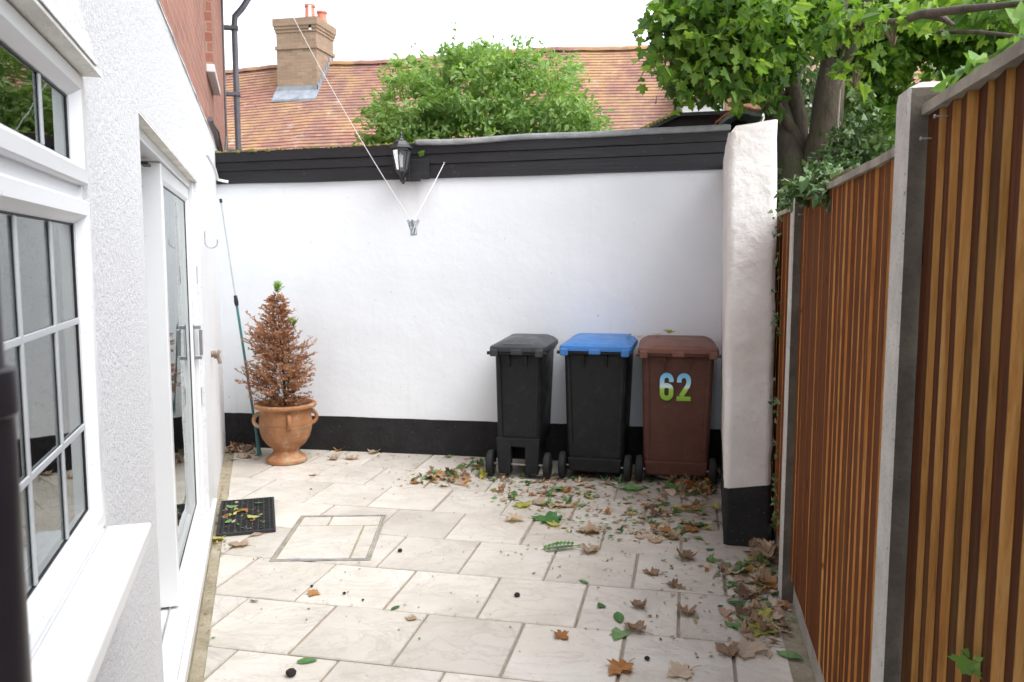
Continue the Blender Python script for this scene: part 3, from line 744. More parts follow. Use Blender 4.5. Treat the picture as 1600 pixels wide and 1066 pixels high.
# ================================================================== BINS
def rrect(w_, y0, y1, z, r, n=5, zf=None, cx=0):
    x0, x1 = cx-w_/2, cx+w_/2; pts = []
    for (cx_, cy_, a0) in ((x1-r, y0+r, -90), (x1-r, y1-r, 0), (x0+r, y1-r, 90), (x0+r, y0+r, 180)):
        for k in range(n+1):
            a = R(a0+90*k/n); x = cx_+r*math.cos(a); y = cy_+r*math.sin(a)
            pts.append((x, y, z if zf is None else zf(x, y, z)))
    return pts
def make_bin(name, label, X, Y, W, D, H, mb, ml, taper=.82, notch=False, rz=0):
    r = empty(name, (X, Y, 0), rz); tag(r, label, 'wheelie bin')
    g = MB(); wb = W*taper
    # body: the side with the wheels is almost upright, the far side slopes
    zs = [.055 if not notch else .235, .07 if not notch else .245, .20 if not notch else .30, .45, .70, H-.05, H-.045, H-.012, H]
    rings = []
    for i, z in enumerate(zs):
        f = z/H; w_ = wb+(W-wb)*f; y0 = .018-.02*f; y1 = D*(.78+.22*f)
        if z >= H-.046: w_ += .020; y0 -= .012; y1 += .01
        if i == 0: w_ -= .02; y0 += .01; y1 -= .01
        rings.append(rrect(w_, y0, y1, z, .035))
    g.loft(rings)
    body = g.build('body', mb, r, smooth=True, angle=25, bevel=0)
    # corner ribs and plates on the wheel side
    g = MB()
    for s in (-1, 1):
        g.hexa([(s*(wb/2-.030)-.008, .0, .26), (s*(wb/2-.030)+.008, .0, .26), (s*(wb/2-.030)+.008, .03, .26), (s*(wb/2-.030)-.008, .03, .26)],
               [(s*(W/2-.035)-.008, -.012, H-.06), (s*(W/2-.035)+.008, -.012, H-.06), (s*(W/2-.035)+.008, .03, H-.06), (s*(W/2-.035)-.008, .03, H-.06)])
        # gussets under the rim
        gx = s*(W*.18)
        g.add([(gx-.006, -.012, H-.045), (gx+.006, -.012, H-.045), (gx+.006, -.048, H-.045), (gx-.006, -.048, H-.045), (gx-.006, -.004, H-.135), (gx+.006, -.004, H-.135)], [(0,1,2,3),(0,3,4),(1,5,2),(3,2,5,4),(0,4,5,1)])
    g.build('rib', mb, r)
    g = MB()
    if notch:
        for s in (-1, 1):
            g.hexa([(s*.10-.045, -.012, .035), (s*.10+.045, -.012, .035), (s*.10+.045, .07, .035), (s*.10-.045, .07, .035)],
                   [(s*.105-.055, -.016, .30), (s*.105+.055, -.016, .30), (s*.105+.055, .03, .30), (s*.105-.055, .03, .30)])
        g.box(-wb/2+.02, -wb/2+.034, .03, D*.74, .045, .26); g.box(wb/2-.034, wb/2-.02, .03, D*.74, .045, .26); g.box(-wb/2+.034, wb/2-.034, D*.72, D*.74, .045, .26)
        g.hexa([(-.06, -.012, .235), (.06, -.012, .235), (.06, .03, .235), (-.06, .03, .235)], [(-.06, -.0165, .30), (.06, -.0165, .30), (.06, .03, .30), (-.06, .03, .30)])
    else:
        g.hexa([(-wb/2+.02, -.010, .07), (wb/2-.02, -.010, .07), (wb/2-.02, .04, .06), (-wb/2+.02, .04, .06)],
               [(-wb/2+.005, -.020, .165), (wb/2-.005, -.020, .165), (wb/2-.005, .03, .165), (-wb/2+.005, .03, .165)])
    g.build('axle_housing', mb, r, bevel=.006)
    # moulded rim band
    g = MB(); g.loft([rrect(W+.03, -.025, D+.02, H-.03, .04), rrect(W+.036, -.028, D+.022, H-.004, .04)]); g.build('rim', mb, r, smooth=True, angle=30)
    # lid
    g = MB(); lw = W+.055
    def dome(k):
        def f(x, y, z): 
            return z
        return f
    y0, y1 = -.070, D+.03
    rings = [rrect(lw, y0, y1, H-.012, .05), rrect(lw+.004, y0-.002, y1+.002, H+.004, .05), rrect(lw-.004, y0+.002, y1, H+.022, .052),
             rrect(lw-.05, y0+.030, y1-.02, H+.034, .06, zf=lambda x, y, z: z+.012*(y/D)), rrect(lw-.12, y0+.10, y1-.07, H+.048, .05, zf=lambda x, y, z: z+.018*(y/D)), rrect(lw-.26, y0+.20, y1-.18, H+.058, .03, zf=lambda x, y, z: z+.018*(y/D))]
    g.loft(rings); lid = g.build('lid', ml, r, smooth=True, angle=22)
    g = MB()                                   # shallow raised panel and groove of the lid
    g.loft([rrect(lw-.15, y0+.015, y0+.13, H+.018, .02, zf=lambda x, y, z: z+.004), rrect(lw-.19, y0+.03, y0+.12, H+.046, .02, zf=lambda x, y, z: z-.02*max(0, abs(x)/(lw/2)-.25)+.06*(y-y0-.03))])
    g.build('grip_moulding', ml, lid, smooth=True, angle=40)
    g = MB()
    for s in (-1, 1): MB().box(s*(lw/2-.040)-.028, s*(lw/2-.040)+.028, -.092, .0, H-.045, H+.006).build('hinge_lug', ml, lid, bevel=.008)
    MB().box(-.042, .042, -.082, .0, H-.034, H+.004).build('hinge_lug', ml, lid, bevel=.008)
    g = MB(); g.tube([(-(lw/2+.014), -.052, H-.024), (lw/2+.014, -.052, H-.024)], .0125, 12); g.build('handle', mb, r, smooth=True)
    g = MB(); g.tube([(-W/2-.02, .028, .098), (W/2+.02, .028, .098)], .009, 8); g.build('axle', M_AXLE, r, smooth=True)
    for s in (-1, 1):
        g = MB(); pr = [(.028, -.024), (.074, -.024), (.092, -.020), (.0975, -.010), (.0975, .010), (.092, .020), (.074, .024), (.028, .024)]
        rings = [[(a_, rr*math.cos(2*math.pi*k/28), rr*math.sin(2*math.pi*k/28)) for k in range(28)] for rr, a_ in pr]
        g.loft(rings, True, True)
        wx = s*(W/2+.008) if not notch else s*(W/2+.035)
        wh = g.build('wheel', M_RUBBER, r, smooth=True, loc=(wx, .028, .0975), angle=30)
        g = MB(); rings = [[(a_, rr*math.cos(2*math.pi*k/20), rr*math.sin(2*math.pi*k/20)) for k in range(20)] for rr, a_ in ((.060, -.0255), (.052, -.0285), (.020, -.0285), (.020, .0285), (.052, .0285), (.060, .0255))]
        g.loft(rings); g.build('hub', mb, wh, smooth=True, angle=30)
    return r
make_bin('wheelie_bin', 'narrow all black wheelie bin with black lid, left of the blue lidded bin', -1.175, 5.745, .350, .56, .945, M_PBLACK, M_PLIDK, .88, True)
make_bin('wheelie_bin', 'black wheelie bin with a bright blue lid', -.628, 5.805, .455, .535, .955, M_PBLACK, M_PBLUE, .88, False, R(-1))
bb = make_bin('wheelie_bin', 'brown wheelie bin marked 62 beside the white wall end', -.056, 5.82, .495, .535, .950, M_PBROWN, M_PBROWNL, .90, False, R(2))
# number 62 as flat stickers
def ribbon(g, path, w_, y0):
    P = [Vector((x, 0, z)) for x, z in path]; n = len(P); L_ = []; R__ = []
    for i in range(n):
        t_ = (P[min(i+1, n-1)]-P[max(i-1, 0)]).normalized(); nn_ = Vector((-t_.z, 0, t_.x))
        L_.append(P[i]+nn_*w_/2+Vector((0, y0-i*2e-5, 0))); R__.append(P[i]-nn_*w_/2+Vector((0, y0-i*2e-5, 0)))
    g.add(L_+R__, [(i, n+i, n+i+1, i+1) for i in range(n-1)])
def arc(cx, cz, rx, rz, a0, a1, n=12): return [(cx+rx*math.cos(R(a0+(a1-a0)*k/n)), cz+rz*math.sin(R(a0+(a1-a0)*k/n))) for k in range(n+1)]
g = MB(); W_ = .033
six = [(.033, .128), (.033, .140)]+arc(0, .140, .033, .034, 0, 180)[1:]+[(-.033, .10)]+arc(0, .048, .033, .032, 180, 360)[0:]+[(.033, .072)]+arc(0, .074, .033, .030, 0, 150, 9)[1:]
ribbon(g, [(x-.062, z) for x, z in six], W_, 0)
two = [(-.034, .126), (-.034, .140)]+arc(0, .140, .034, .034, 180, 0)[1:]+[(.034, .125), (.028, .104), (.004, .066), (-.020, .030)]
ribbon(g, [(x+.062, z) for x, z in two], W_, 0)
g.add([(.062-.051, -.0008, 0), (.062+.050, -.0008, 0), (.062+.050, -.0008, .031), (.062-.051, -.0008, .031)], [(0, 1, 2, 3)])
no = g.build('house_number', M_NUM, bb); no.location = (-.015, -.010, .602); no.rotation_euler = (.02, 0, 0); no.scale = (.95, 1, 1.03)
no['label'] = 'number 62 in blue, white and green figures'

# ================================================================== POT AND SHRUB
pot = empty('plant_pot', (-3.06, 5.865, 0), R(14)); tag(pot, 'large round terracotta pot with ring handles, in the back left corner', 'plant pot')
g = MB()
g.lathe([(.150, 0), (.158, .010), (.158, .030), (.145, .045), (.110, .070), (.098, .095), (.108, .115), (.150, .150), (.182, .200), (.198, .260), (.203, .300), (.198, .302), (.200, .312), (.203, .325),
         (.200, .340), (.196, .380), (.194, .415), (.202, .430), (.232, .438), (.240, .448), (.240, .462), (.232, .470), (.212, .470), (.190, .445), (.180, .40), (.178, .37)], 48, cap0=True)
g.build('bowl', M_TERRA, pot, smooth=True, angle=35)
for a in (-70, 20, 110, 200):
    hd = MB(); ca, sa = math.cos(R(a)), math.sin(R(a)); pts = []
    for k in range(9):
        t_ = math.pi*k/8; rr = .188+.052*math.sin(t_); z = .345+.050*math.cos(t_)
        pts.append((rr*ca, rr*sa, z))
    hd.tube(pts, [.020, .018, .016, .015, .015, .015, .016, .018, .020], 10); hd.build('handle', M_TERRA, pot, smooth=True)
g = MB(); g.lathe([(.179, .395), (.12, .405), (.05, .41), (.001, .412)], 30); g.build('compost', M_SOIL, pot, smooth=True)

sh = empty('dead_shrub', (-3.06, 5.865, .41)); tag(sh, 'dried brown conifer with a green tip growing in the terracotta pot', 'shrub')
g = MB(); g.tube([(0, 0, -.05), (.004, -.005, .12), (-.012, .0, .35), (-.03, .0, .62), (-.045, 0, .88)], [.014, .012, .010, .006, .003], 8)
g.tube([(.01, .01, -.05), (.02, .01, .12), (.03, .01, .30), (.035, .02, .55)], [.011, .010, .007, .003], 8)
g.build('stem', M_BARKD, sh)
lv = MB(); va = []; gt = MB(); gv = []
tw = MB()
def spray(p0, d, L, mb_, vv, twm, rnd=random):
    # feathery twig: chains of scale leaf slivers along a curved twig
    pts = [Vector(p0)]; dd = Vector(d).normalized(); n = max(3, int(L/.018))
    for i in range(n):
        dd = (dd+Vector((rnd.uniform(-.18, .18), rnd.uniform(-.18, .18), rnd.uniform(-.10, .16)))).normalized()
        pts.append(pts[-1]+dd*(L/n))
    twm.tube(pts[::2]+[pts[-1]], .0013, 3, False)
    c = rnd.random()
    for i, p in enumerate(pts[1:]):
        for q in range(3):
            a = (dd+Vector((rnd.uniform(-1, 1), rnd.uniform(-1, 1), rnd.uniform(-.5, .8)))).normalized()
            l = rnd.uniform(.018, .040); wv_ = a.cross(Vector((rnd.uniform(-1, 1), rnd.uniform(-1, 1), rnd.uniform(-1, 1)))).normalized()*rnd.uniform(.0035, .0065)
            e = p+a*l
            mb_.add([p-wv_*.4, p+a*l*.5-wv_, e, p+a*l*.5+wv_], [(0, 1, 2, 3)]); vv.append(min(1, max(0, c+rnd.uniform(-.25, .25))))
for i in range(640):
    z = random.uniform(.02, .93)
    k = z/.95
    rmax = (.25*math.sin(min(1, (k+.10)/.42)*math.pi/2) if k < .35 else .25*(1-(k-.35)/.72))*random.uniform(.55, 1.12)
    a = random.uniform(0, 2*math.pi)
    rmax *= (1+.75*noise.noise(Vector((math.cos(a)*1.5, math.sin(a)*1.5, z*4.5))))*(1.22 if math.cos(a) < 0 else .95)
    if random.random() < .06: rmax *= 1.25
    st_ = Vector((-.05*k+random.uniform(-.01, .01), random.uniform(-.01, .01), z-.04))
    d = Vector((math.cos(a), math.sin(a), random.uniform(-.25, .75)))
    r0 = random.uniform(0, .6)*rmax
    spray(st_+d*r0, d, max(.04, rmax-r0), lv, va, tw)
for i in range(14):
    spray((-.045+random.uniform(-.01, .01), random.uniform(-.01, .01), .90+random.uniform(0, .03)), (random.uniform(-.3, .3), random.uniform(-.3, .3), 1), .06, gt, gv, tw)
g2 = MB(); gv2 = []
for i in range(7): spray((.10, -.02, .66), (random.uniform(-.2, .6), random.uniform(-.4, .3), .6), .045, g2, gv2, tw)
set_attr(g2.build('green_shoot', M_CONIFG, sh), gv2)
o = lv.build('foliage', M_CONIF, sh); set_attr(o, va)
o = gt.build('green_shoot', M_CONIFG, sh); set_attr(o, gv)
tw.build('twig', M_BARKD, sh)['kind'] = 'stuff'

# pole leaning into the corner
pl = empty('telescopic_pole', (-3.365, 5.99, 0)); tag(pl, 'thin teal telescopic pole leaning into the back left corner behind the terracotta pot', 'pole')
P0 = Vector((0, 0, .02)); P1 = Vector((-.19, -.12, 2.02)) 
dv = P1-P0
g = MB(); g.tube([P0, P0+dv*.62], .0105, 10); g.build('lower_tube', M_POLE, pl, smooth=True)
g = MB(); g.tube([P0+dv*.62, P1], .0065, 8); g.build('upper_tube', M_POLE2, pl, smooth=True)
g = MB(); g.tube([P0+dv*.60, P0+dv*.615, P0+dv*.64], [.015, .018, .013], 10); g.build('clamp', M_SEAL, pl, smooth=True)
g = MB(); g.tube([P0-dv*.008, P0+dv*.07], [.020, .014], 10); g.build('foot', M_POLE, pl, smooth=True)
g = MB(); g.tube([P1, P1+dv*.015], .011, 8); g.build('end_cap', M_SEAL, pl, smooth=True)

# ================================================================== LANTERN
lp = at(632, 245, 6.16); 
ln = empty('wall_lantern', (-2.185, 6.165, 2.30)); tag(ln, 'black six sided wall lantern fixed to the black fascia', 'lantern')
def hexr(r_, z, n=6, y=0): return [(r_*math.cos(2*math.pi*k/n+R(30)), y+r_*math.sin(2*math.pi*k/n+R(30)), z) for k in range(n)]
g = MB(); g.loft([hexr(.092, .130), hexr(.094, .137), hexr(.070, .160), hexr(.050, .188), hexr(.026, .200), hexr(.020, .212)]); 
g.lathe([(.012, .210), (.016, .218), (.010, .232), (.014, .242), (.006, .262), (.001, .268)], 10); g.build('cap', M_LAMP, ln)
g = MB()
T6 = hexr(.074, .130); B6 = hexr(.042, -.035)
for a, b in zip(T6, B6): g.tube([a, b], .0055, 6)
g.loft([hexr(.080, .118), hexr(.080, .131)]); g.loft([hexr(.048, -.045), hexr(.048, -.030)]); g.lathe([(.040, -.045), (.022, -.065), (.010, -.085), (.001, -.092)], 10)
g.build('cage', M_LAMP, ln)
g = MB(); g.loft([hexr(.070, .118), hexr(.041, -.030)], False, False); g.build('glass', M_LGLASS, ln)
g = MB(); g.lathe([(.001, -.01), (.016, -.008), (.018, .05), (.020, .08), (.001, .10)], 12); g.build('bulb', M_BULB, ln, smooth=True)
g = MB(); g.tube([(0, 0, -.08), (0, .01, -.11), (0, .04, -.125), (0, .075, -.10), (0, .095, -.06)], [.010, .011, .012, .012, .012], 8); g.box(-.04, .04, .075, .092, -.11, .01); g.build('bracket', M_LAMP, ln, bevel=.003)
# small plant seedling by the lantern
sd = empty('seedling', (-2.03, 6.205, 2.395)); tag(sd, 'tiny bright green seedling sprouting from the black fascia beside the lantern', 'seedling')
g = MB(); va = []
for i in range(12):
    a = random.uniform(0, 6.28); d = Vector((math.cos(a), -abs(math.sin(a)), random.uniform(-.2, .8))).normalized(); l = random.uniform(.02, .038); u = d.cross(Vector((0, 1, .3))).normalized()*l*.35; p = Vector((random.uniform(-.015, .015), 0, random.uniform(-.015, .015)))
    g.add([p, p+d*l*.5-u, p+d*l, p+d*l*.5+u], [(0, 1, 2, 3)]); va.append(random.random())
o = g.build('leaves', M_LIVYB, sd); set_attr(o, va)

# ================================================================== WASHING LINE AND PEGS
def bez(a, b, c, n=16):
    return [a*(1-t)**2+b*2*t*(1-t)+c*t*t for t in [i/n for i in range(n+1)]]
hk = Vector((-1.865, 6.255, 2.33)); pg = Vector((-1.915, 5.62, 1.845)); _d = ray(300, -300); far_end = CP+_d*((W0-CP.dot(WN))/_d.dot(WN))
wl_ = empty('washing_line', hk); tag(wl_, 'slack pale washing line running from a hook on the black fascia towards the upper left', 'washing line')
def loc_(pts, o): return [Vector(p)-o for p in pts]
g = MB(); g.tube(loc_(bez(hk, (hk+pg)/2+Vector((0, 0, -.02)), pg), hk), .0032, 6)
mid = (pg+far_end)/2+Vector((0, 0, -.26)); g.tube(loc_(bez(pg, mid, far_end, 30), hk), .0026, 6); g.build('line', M_LINE, wl_)
g = MB(); g.tube([(0, .03, .0), (0, -.012, 0), (0, -.022, -.008), (0, -.018, -.018), (0, -.006, -.016)], .0035, 8); g.build('screw_hook', M_GALV, wl_)
pk = None
for i in range(7):
    ang = R(-22+7.5*i+random.uniform(-4, 4))
    if pk is None:
        pk = empty('clothes_peg', (0, 0, 0)); g = MB()
        for s in (-1, 1):
            g.hexa([(s*.003-.0025, -.005, .012), (s*.003+.0025, -.005, .012), (s*.003+.0025, .005, .012), (s*.003-.0025, .005, .012)][::1], [(s*.0035-.003, -.005, .012), (s*.0035+.003, -.005, .012), (s*.0035+.003, .005, .012), (s*.0035-.003, .005, .012)]) if False else None
            g.hexa([(s*.0085-.003, -.005, -.072), (s*.0085+.003, -.005, -.072), (s*.0085+.003, .005, -.072), (s*.0085-.003, .005, -.072)],
                   [(s*.0035-.003, -.005, .010), (s*.0035+.003, -.005, .010), (s*.0035+.003, .005, .010), (s*.0035-.003, .005, .010)])
        g.build('jaw', M_PEG, pk, bevel=.001)
        g = MB(); g.tube([(-.009, 0, -.025), (.009, 0, -.025)], .0048, 8); g.build('spring', M_GALV, pk); o = pk
    else: o = copy_tree(pk)
    o.location = pg+Vector((-.030+.012*i, random.uniform(-.02, .02), .0+.008*math.cos(i*2)))
    o.rotation_euler = (random.uniform(-.4, .4), ang, random.uniform(-1, 1)); o.scale = (1.25, 1.25, 1.25)
    tag(o, 'small grey clothes peg in the bunch hanging on the washing line', 'clothes peg', 'clothes pegs bunched on the washing line')

# ================================================================== DOOR MAT, MANHOLE
mt = empty('door_mat', WP(-5.23, .205, 0), HOUSE_RZ); tag(mt, 'black rubber grid mat with fallen leaves on it, at the foot of the patio door', 'door mat')
g = MB(); hx, hy = .345, .165
g.box(-hx, hx, -hy, -hy+.014, .002, .020); g.box(-hx, hx, hy-.014, hy, .002, .020); g.box(-hx, -hx+.014, -hy+.014, hy-.014, .002, .020); g.box(hx-.014, hx, -hy+.014, hy-.014, .002, .020)
g.build('border', M_MAT, mt, bevel=.003)
g = MB()
nx_, ny_ = 22, 10
for i in range(1, nx_): x = -hx+2*hx*i/nx_; g.box(x-.004, x+.004, -hy+.014, hy-.014, .004, .0165)
for j in range(1, ny_): y = -hy+2*hy*j/ny_; g.box(-hx+.014, hx-.014, y-.004, y+.004, .0045, .0150)
g.box(-hx+.01, hx-.01, -hy+.01, hy-.01, .0015, .0035)
g.build('grid', M_MAT, mt)
mh_c = [gnd(*p) for p in [(466, 808), (605, 805), (578, 877), (425, 877)]]
ctr = sum(mh_c, Vector())/4
mu = ((mh_c[1]-mh_c[0])+(mh_c[2]-mh_c[3])).normalized(); mlen = ((mh_c[1]-mh_c[0]).length+(mh_c[2]-mh_c[3]).length)/2
mv_ = Vector((-mu.y, mu.x, 0)); mdep = abs(((mh_c[0]+mh_c[1])/2-(mh_c[2]+mh_c[3])/2).dot(mv_))
mh = empty('manhole_cover', ctr, math.atan2(mu.y, mu.x)); tag(mh, 'square recessed manhole cover filled with cut pale slabs, set skew in the paving', 'manhole cover')
a, b = mlen/2, mdep/2
g = MB(); fw = .005
for k, (e0, h_) in enumerate(((0, .0058), (.018, .0050))):
    A, B = a-e0, b-e0
    g.box(-A, A, -B, -B+fw, .001, h_); g.box(-A, A, B-fw, B, .001, h_); g.box(-A, -A+fw, -B+fw, B-fw, .001, h_); g.box(A-fw, A, -B+fw, B-fw, .001, h_)
g.box(-.16, -.02, -b+.008, -b+.026, .001, .0066); g.box(-.06, .07, b-.024, b-.009, .001, .0062)
g.build('frame', M_STEELF, mh)
g = MB(); g.box(-a+.003, a-.003, -b+.003, b-.003, .0005, .0024); g.build('mortar_infill', M_EDGE, mh)
g = MB(); va = []
A, B = a-.03, b-.03; q = .006
pcs = [(-A, A*.62, -B, B*.52), (A*.62+q*2, A, -B, -B*.45), (A*.62+q*2, A, -B*.45+q, B*.50), (-A, -A*.30, B*.52+q*2, B), (-A*.30+q*2, A, B*.52+q*2, B)]
for (x0, x1, y0, y1) in pcs:
    n0 = len(g.f); g.box(x0, x1, y0, y1, .001, .0046); va += [random.uniform(.25, .5)]*(len(g.f)-n0)
o = g.build('slab_infill', M_SLAB, mh, bevel=.002, seg=1); set_attr(o, va)
# ================================================================== TREES
def leaf_pts(kind):
    if kind == 'syc':      # five pointed lobes, unit length, stalk at origin, tip +y
        half = [(0, .02), (.16, -.10), (.30, -.02), (.24, .10), (.50, .18), (.46, .30), (.60, .46), (.40, .50), (.22, .52), (.26, .72), (.12, .80), (0, 1.0)]
    elif kind == 'ivy':
        half = [(0, .0), (.30, -.08), (.42, .15), (.30, .35), (.25, .55), (0, 1.0)]
    elif kind == 'oval':
        half = [(0, 0), (.20, .25), (.24, .50), (.14, .80), (0, 1.0)]
    return half
def add_leaf(mb_, p, yd, up, L, kind, fold=.25, curl=.0):
    yd = yd.normalized(); xd = yd.cross(up)
    if xd.length < 1e-4: xd = yd.orthogonal()
    xd.normalize(); zd = xd.cross(yd)
    half = leaf_pts(kind); n = len(half)
    def P(x, y): 
        return p+xd*(x*L)+yd*(y*L)+zd*(abs(x)*fold*L-curl*L*(y*y))
    if kind == 'oval':
        vs = [P(0, 0), P(.24, .5), P(0, 1), P(-.24, .5)]; mb_.add(vs, [(0, 1, 2), (0, 2, 3)]); return 2
    r_ = [P(x, y) for x, y in half]; l_ = [P(-x, y) for x, y in half[1:-1]]
    vs = r_+l_
    mb_.add(vs, [tuple(range(n)), tuple([0, n-1]+[n+i for i in range(len(l_)-1, -1, -1)])]); return 2
def rvec(): 
    v = Vector((random.gauss(0, 1), random.gauss(0, 1), random.gauss(0, 1))); return v.normalized()
def crown(mb_, va, blobs, total, L, kind, spread=.16, per=9, flat=.5, drop=.15, hollow=.55):
    # leaves in sprays scattered through ellipsoidal clumps
    vol = [b[3]*b[4]*b[5] for b in blobs]; tot = sum(v**.8 for v in vol)
    for b, v in zip(blobs, vol):
        n = int(total*(v**.8)/tot/per)
        for i in range(n):
            d = rvec(); r_ = (random.random()**.33)*(1-hollow)+hollow if random.random() < .75 else random.random()
            c = Vector((b[0]+d.x*b[3]*r_, b[1]+d.y*b[4]*r_, b[2]+d.z*b[5]*r_))
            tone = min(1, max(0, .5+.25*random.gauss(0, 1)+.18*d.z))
            out = (d+Vector((0, 0, -.2))).normalized()
            for k in range(per):
                q = c+Vector((random.gauss(0, spread), random.gauss(0, spread), random.gauss(0, spread*.45)))
                yd = (out*.8+rvec()*.9+Vector((0, 0, -drop))).normalized()
                up = (Vector((0, 0, 1))*flat+rvec()*(1-flat)*1.3)
                m_ = add_leaf(mb_, q, yd, up, L*random.uniform(.5, 1.25), kind, random.uniform(.0, .5), random.uniform(0, .45))
                va.extend([min(1, max(0, tone+random.uniform(-.22, .22)))]*m_)

# bush behind the outbuilding
bu = empty('garden_tree', (-2.4, 9.6, -.2)); tag(bu, 'rounded bright green leafy tree rising behind the white wall, in front of the tiled roof', 'tree')
def W2L(o, x, y, z): return (x-o.location.x, y-o.location.y, z-o.location.z)
def blob(o, px, py, Y, rx, ry, rz): p = at(px, py, Y); return (*W2L(o, *p), rx, ry, rz)
g = MB(); va = []
bl = [blob(bu, 745, 150, 9.6, .62, .7, .50), blob(bu, 650, 175, 9.4, .50, .6, .42), blob(bu, 850, 175, 9.5, .50, .6, .45), blob(bu, 610, 205, 9.3, .32, .4, .28), blob(bu, 900, 200, 9.3, .28, .4, .30),
      blob(bu, 700, 115, 9.8, .36, .4, .28), blob(bu, 790, 105, 9.8, .42, .5, .28), blob(bu, 870, 110, 9.8, .22, .3, .20), blob(bu, 745, 250, 9.6, 1.35, .8, .6), blob(bu, 640, 120, 9.6, .22, .3, .2)]
crown(g, va, bl, 20000, .092, 'oval', .062, 16, .35, .1, .5)
def shoot(px, py, px2, py2, Y, n=14, L=.07):
    a = Vector(W2L(bu, *at(px, py, Y))); b = Vector(W2L(bu, *at(px2, py2, Y)))
    for i in range(n):
        q = a.lerp(b, i/n)+rvec()*.03
        m_ = add_leaf(g, q, rvec()+Vector((0, 0, .3)), rvec(), L*random.uniform(.6, 1.1), 'oval', .3); va.extend([random.uniform(.3, .9)]*m_)
for s_ in [(690, 90, 715, 32, 9.5), (640, 110, 648, 62, 9.5), (760, 90, 775, 55, 9.6), (700, 90, 690, 60, 9.5), (840, 90, 850, 55, 9.7), (890, 130, 905, 85, 9.6), (918, 150, 922, 118, 9.4), (930, 200, 942, 178, 9.3), (820, 85, 832, 60, 9.5), (600, 130, 592, 105, 9.5), (575, 200, 568, 175, 9.4)]: shoot(*s_)
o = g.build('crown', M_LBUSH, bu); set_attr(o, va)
g = MB(); g.tube([(0, 0, -.1), (.05, 0, 1.2), (0, .05, 2.4), (.1, .1, 3.6)], [.10, .08, .06, .03], 8)
for q in [(-.9, 0, 3.3), (.9, 0, 3.3), (-.4, 0, 3.9), (.5, .1, 3.9), (-1.1, -.2, 2.9), (1.1, -.2, 2.9)]: g.tube([(0.03, .02, 1.8), (q[0]*.5, q[1]*.5, 2.6), q], [.04, .025, .008], 6)
g.build('trunk', M_BARK, bu)

# sycamore behind the fence
sy = empty('sycamore_tree', (1.15, 7.0, -.2)); tag(sy, 'large sycamore with spreading green lobed leaves and twisting trunks behind the fence', 'tree')
def L_(px, py, Y): return W2L(sy, *at(px, py, Y))
g = MB()
g.tube([(0.05, 0, -.1), (0.05, 0, 1.2), L_(1268, 330, 7), L_(1275, 270, 7), L_(1290, 210, 6.95), L_(1294, 160, 6.9), L_(1299, 115, 6.9), L_(1302, 85, 6.92)], [.24, .20, .19, .155, .125, .115, .10, .05], 14)
g.tube([L_(1291, 190, 6.9), L_(1300, 110, 6.9), L_(1303, 60, 6.95), L_(1308, 0, 7.0), L_(1320, -200, 7.2), L_(1300, -500, 7.5)], [.05, .092, .085, .08, .07, .04], 12)
g.tube([L_(1290, 135, 6.9), L_(1322, 90, 6.8), L_(1345, 30, 6.7), L_(1380, -60, 6.6), L_(1450, -250, 6.4)], [.07, .055, .05, .045, .02], 10)
g.tube([L_(1255, 320, 7.1), L_(1245, 260, 7.1), L_(1248, 190, 7.15), L_(1238, 130, 7.2), L_(1222, 70, 7.2), L_(1190, -20, 7.3), L_(1160, -200, 7.4)], [.13, .10, .075, .065, .055, .045, .02], 10)
g.tube([L_(1262, 250, 7.05), L_(1240, 205, 7.0), L_(1218, 170, 6.9), L_(1195, 120, 6.8), L_(1150, 90, 6.6)], [.05, .04, .03, .02, .008], 8)
g.tube([L_(1305, 90, 6.9), L_(1350, 45, 6.6), L_(1400, 42, 6.2), L_(1460, 50, 5.8), L_(1530, 50, 5.4), L_(1640, 62, 5.0)], [.035, .022, .016, .014, .012, .008], 8)
g.tube([L_(1290, 60, 6.9), L_(1330, 38, 6.2), L_(1400, 35, 5.5), L_(1440, 22, 5.0), L_(1500, 15, 4.5), L_(1600, 5, 4.0)], [.03, .026, .024, .024, .020, .012], 8)
g.tube([L_(1440, 22, 5.0), L_(1475, 30, 4.8), L_(1490, 40, 4.7)], [.022, .018, .010], 6)
g.tube([L_(1300, 40, 6.9), L_(1250, 28, 6.6), L_(1180, 30, 6.4), L_(1120, 40, 6.3), L_(1070, 60, 6.2)], [.04, .03, .022, .014, .006], 7)
trunk = g.build('trunk', M_BARK, sy, smooth=True, angle=80)
g = MB(); 
for s_ in [((1235, 330, 7.0), (1232, 250, 7.0), (1225, 200, 7.1), (1215, 140, 7.2)), ((1222, 340, 7.2), (1220, 260, 7.2), (1214, 210, 7.3), (1200, 120, 7.4))]:
    g.tube([L_(*q) for q in s_], [.16, .13, .09, .05], 10)
g.build('ivy_stem', M_BARKD, sy, smooth=True)
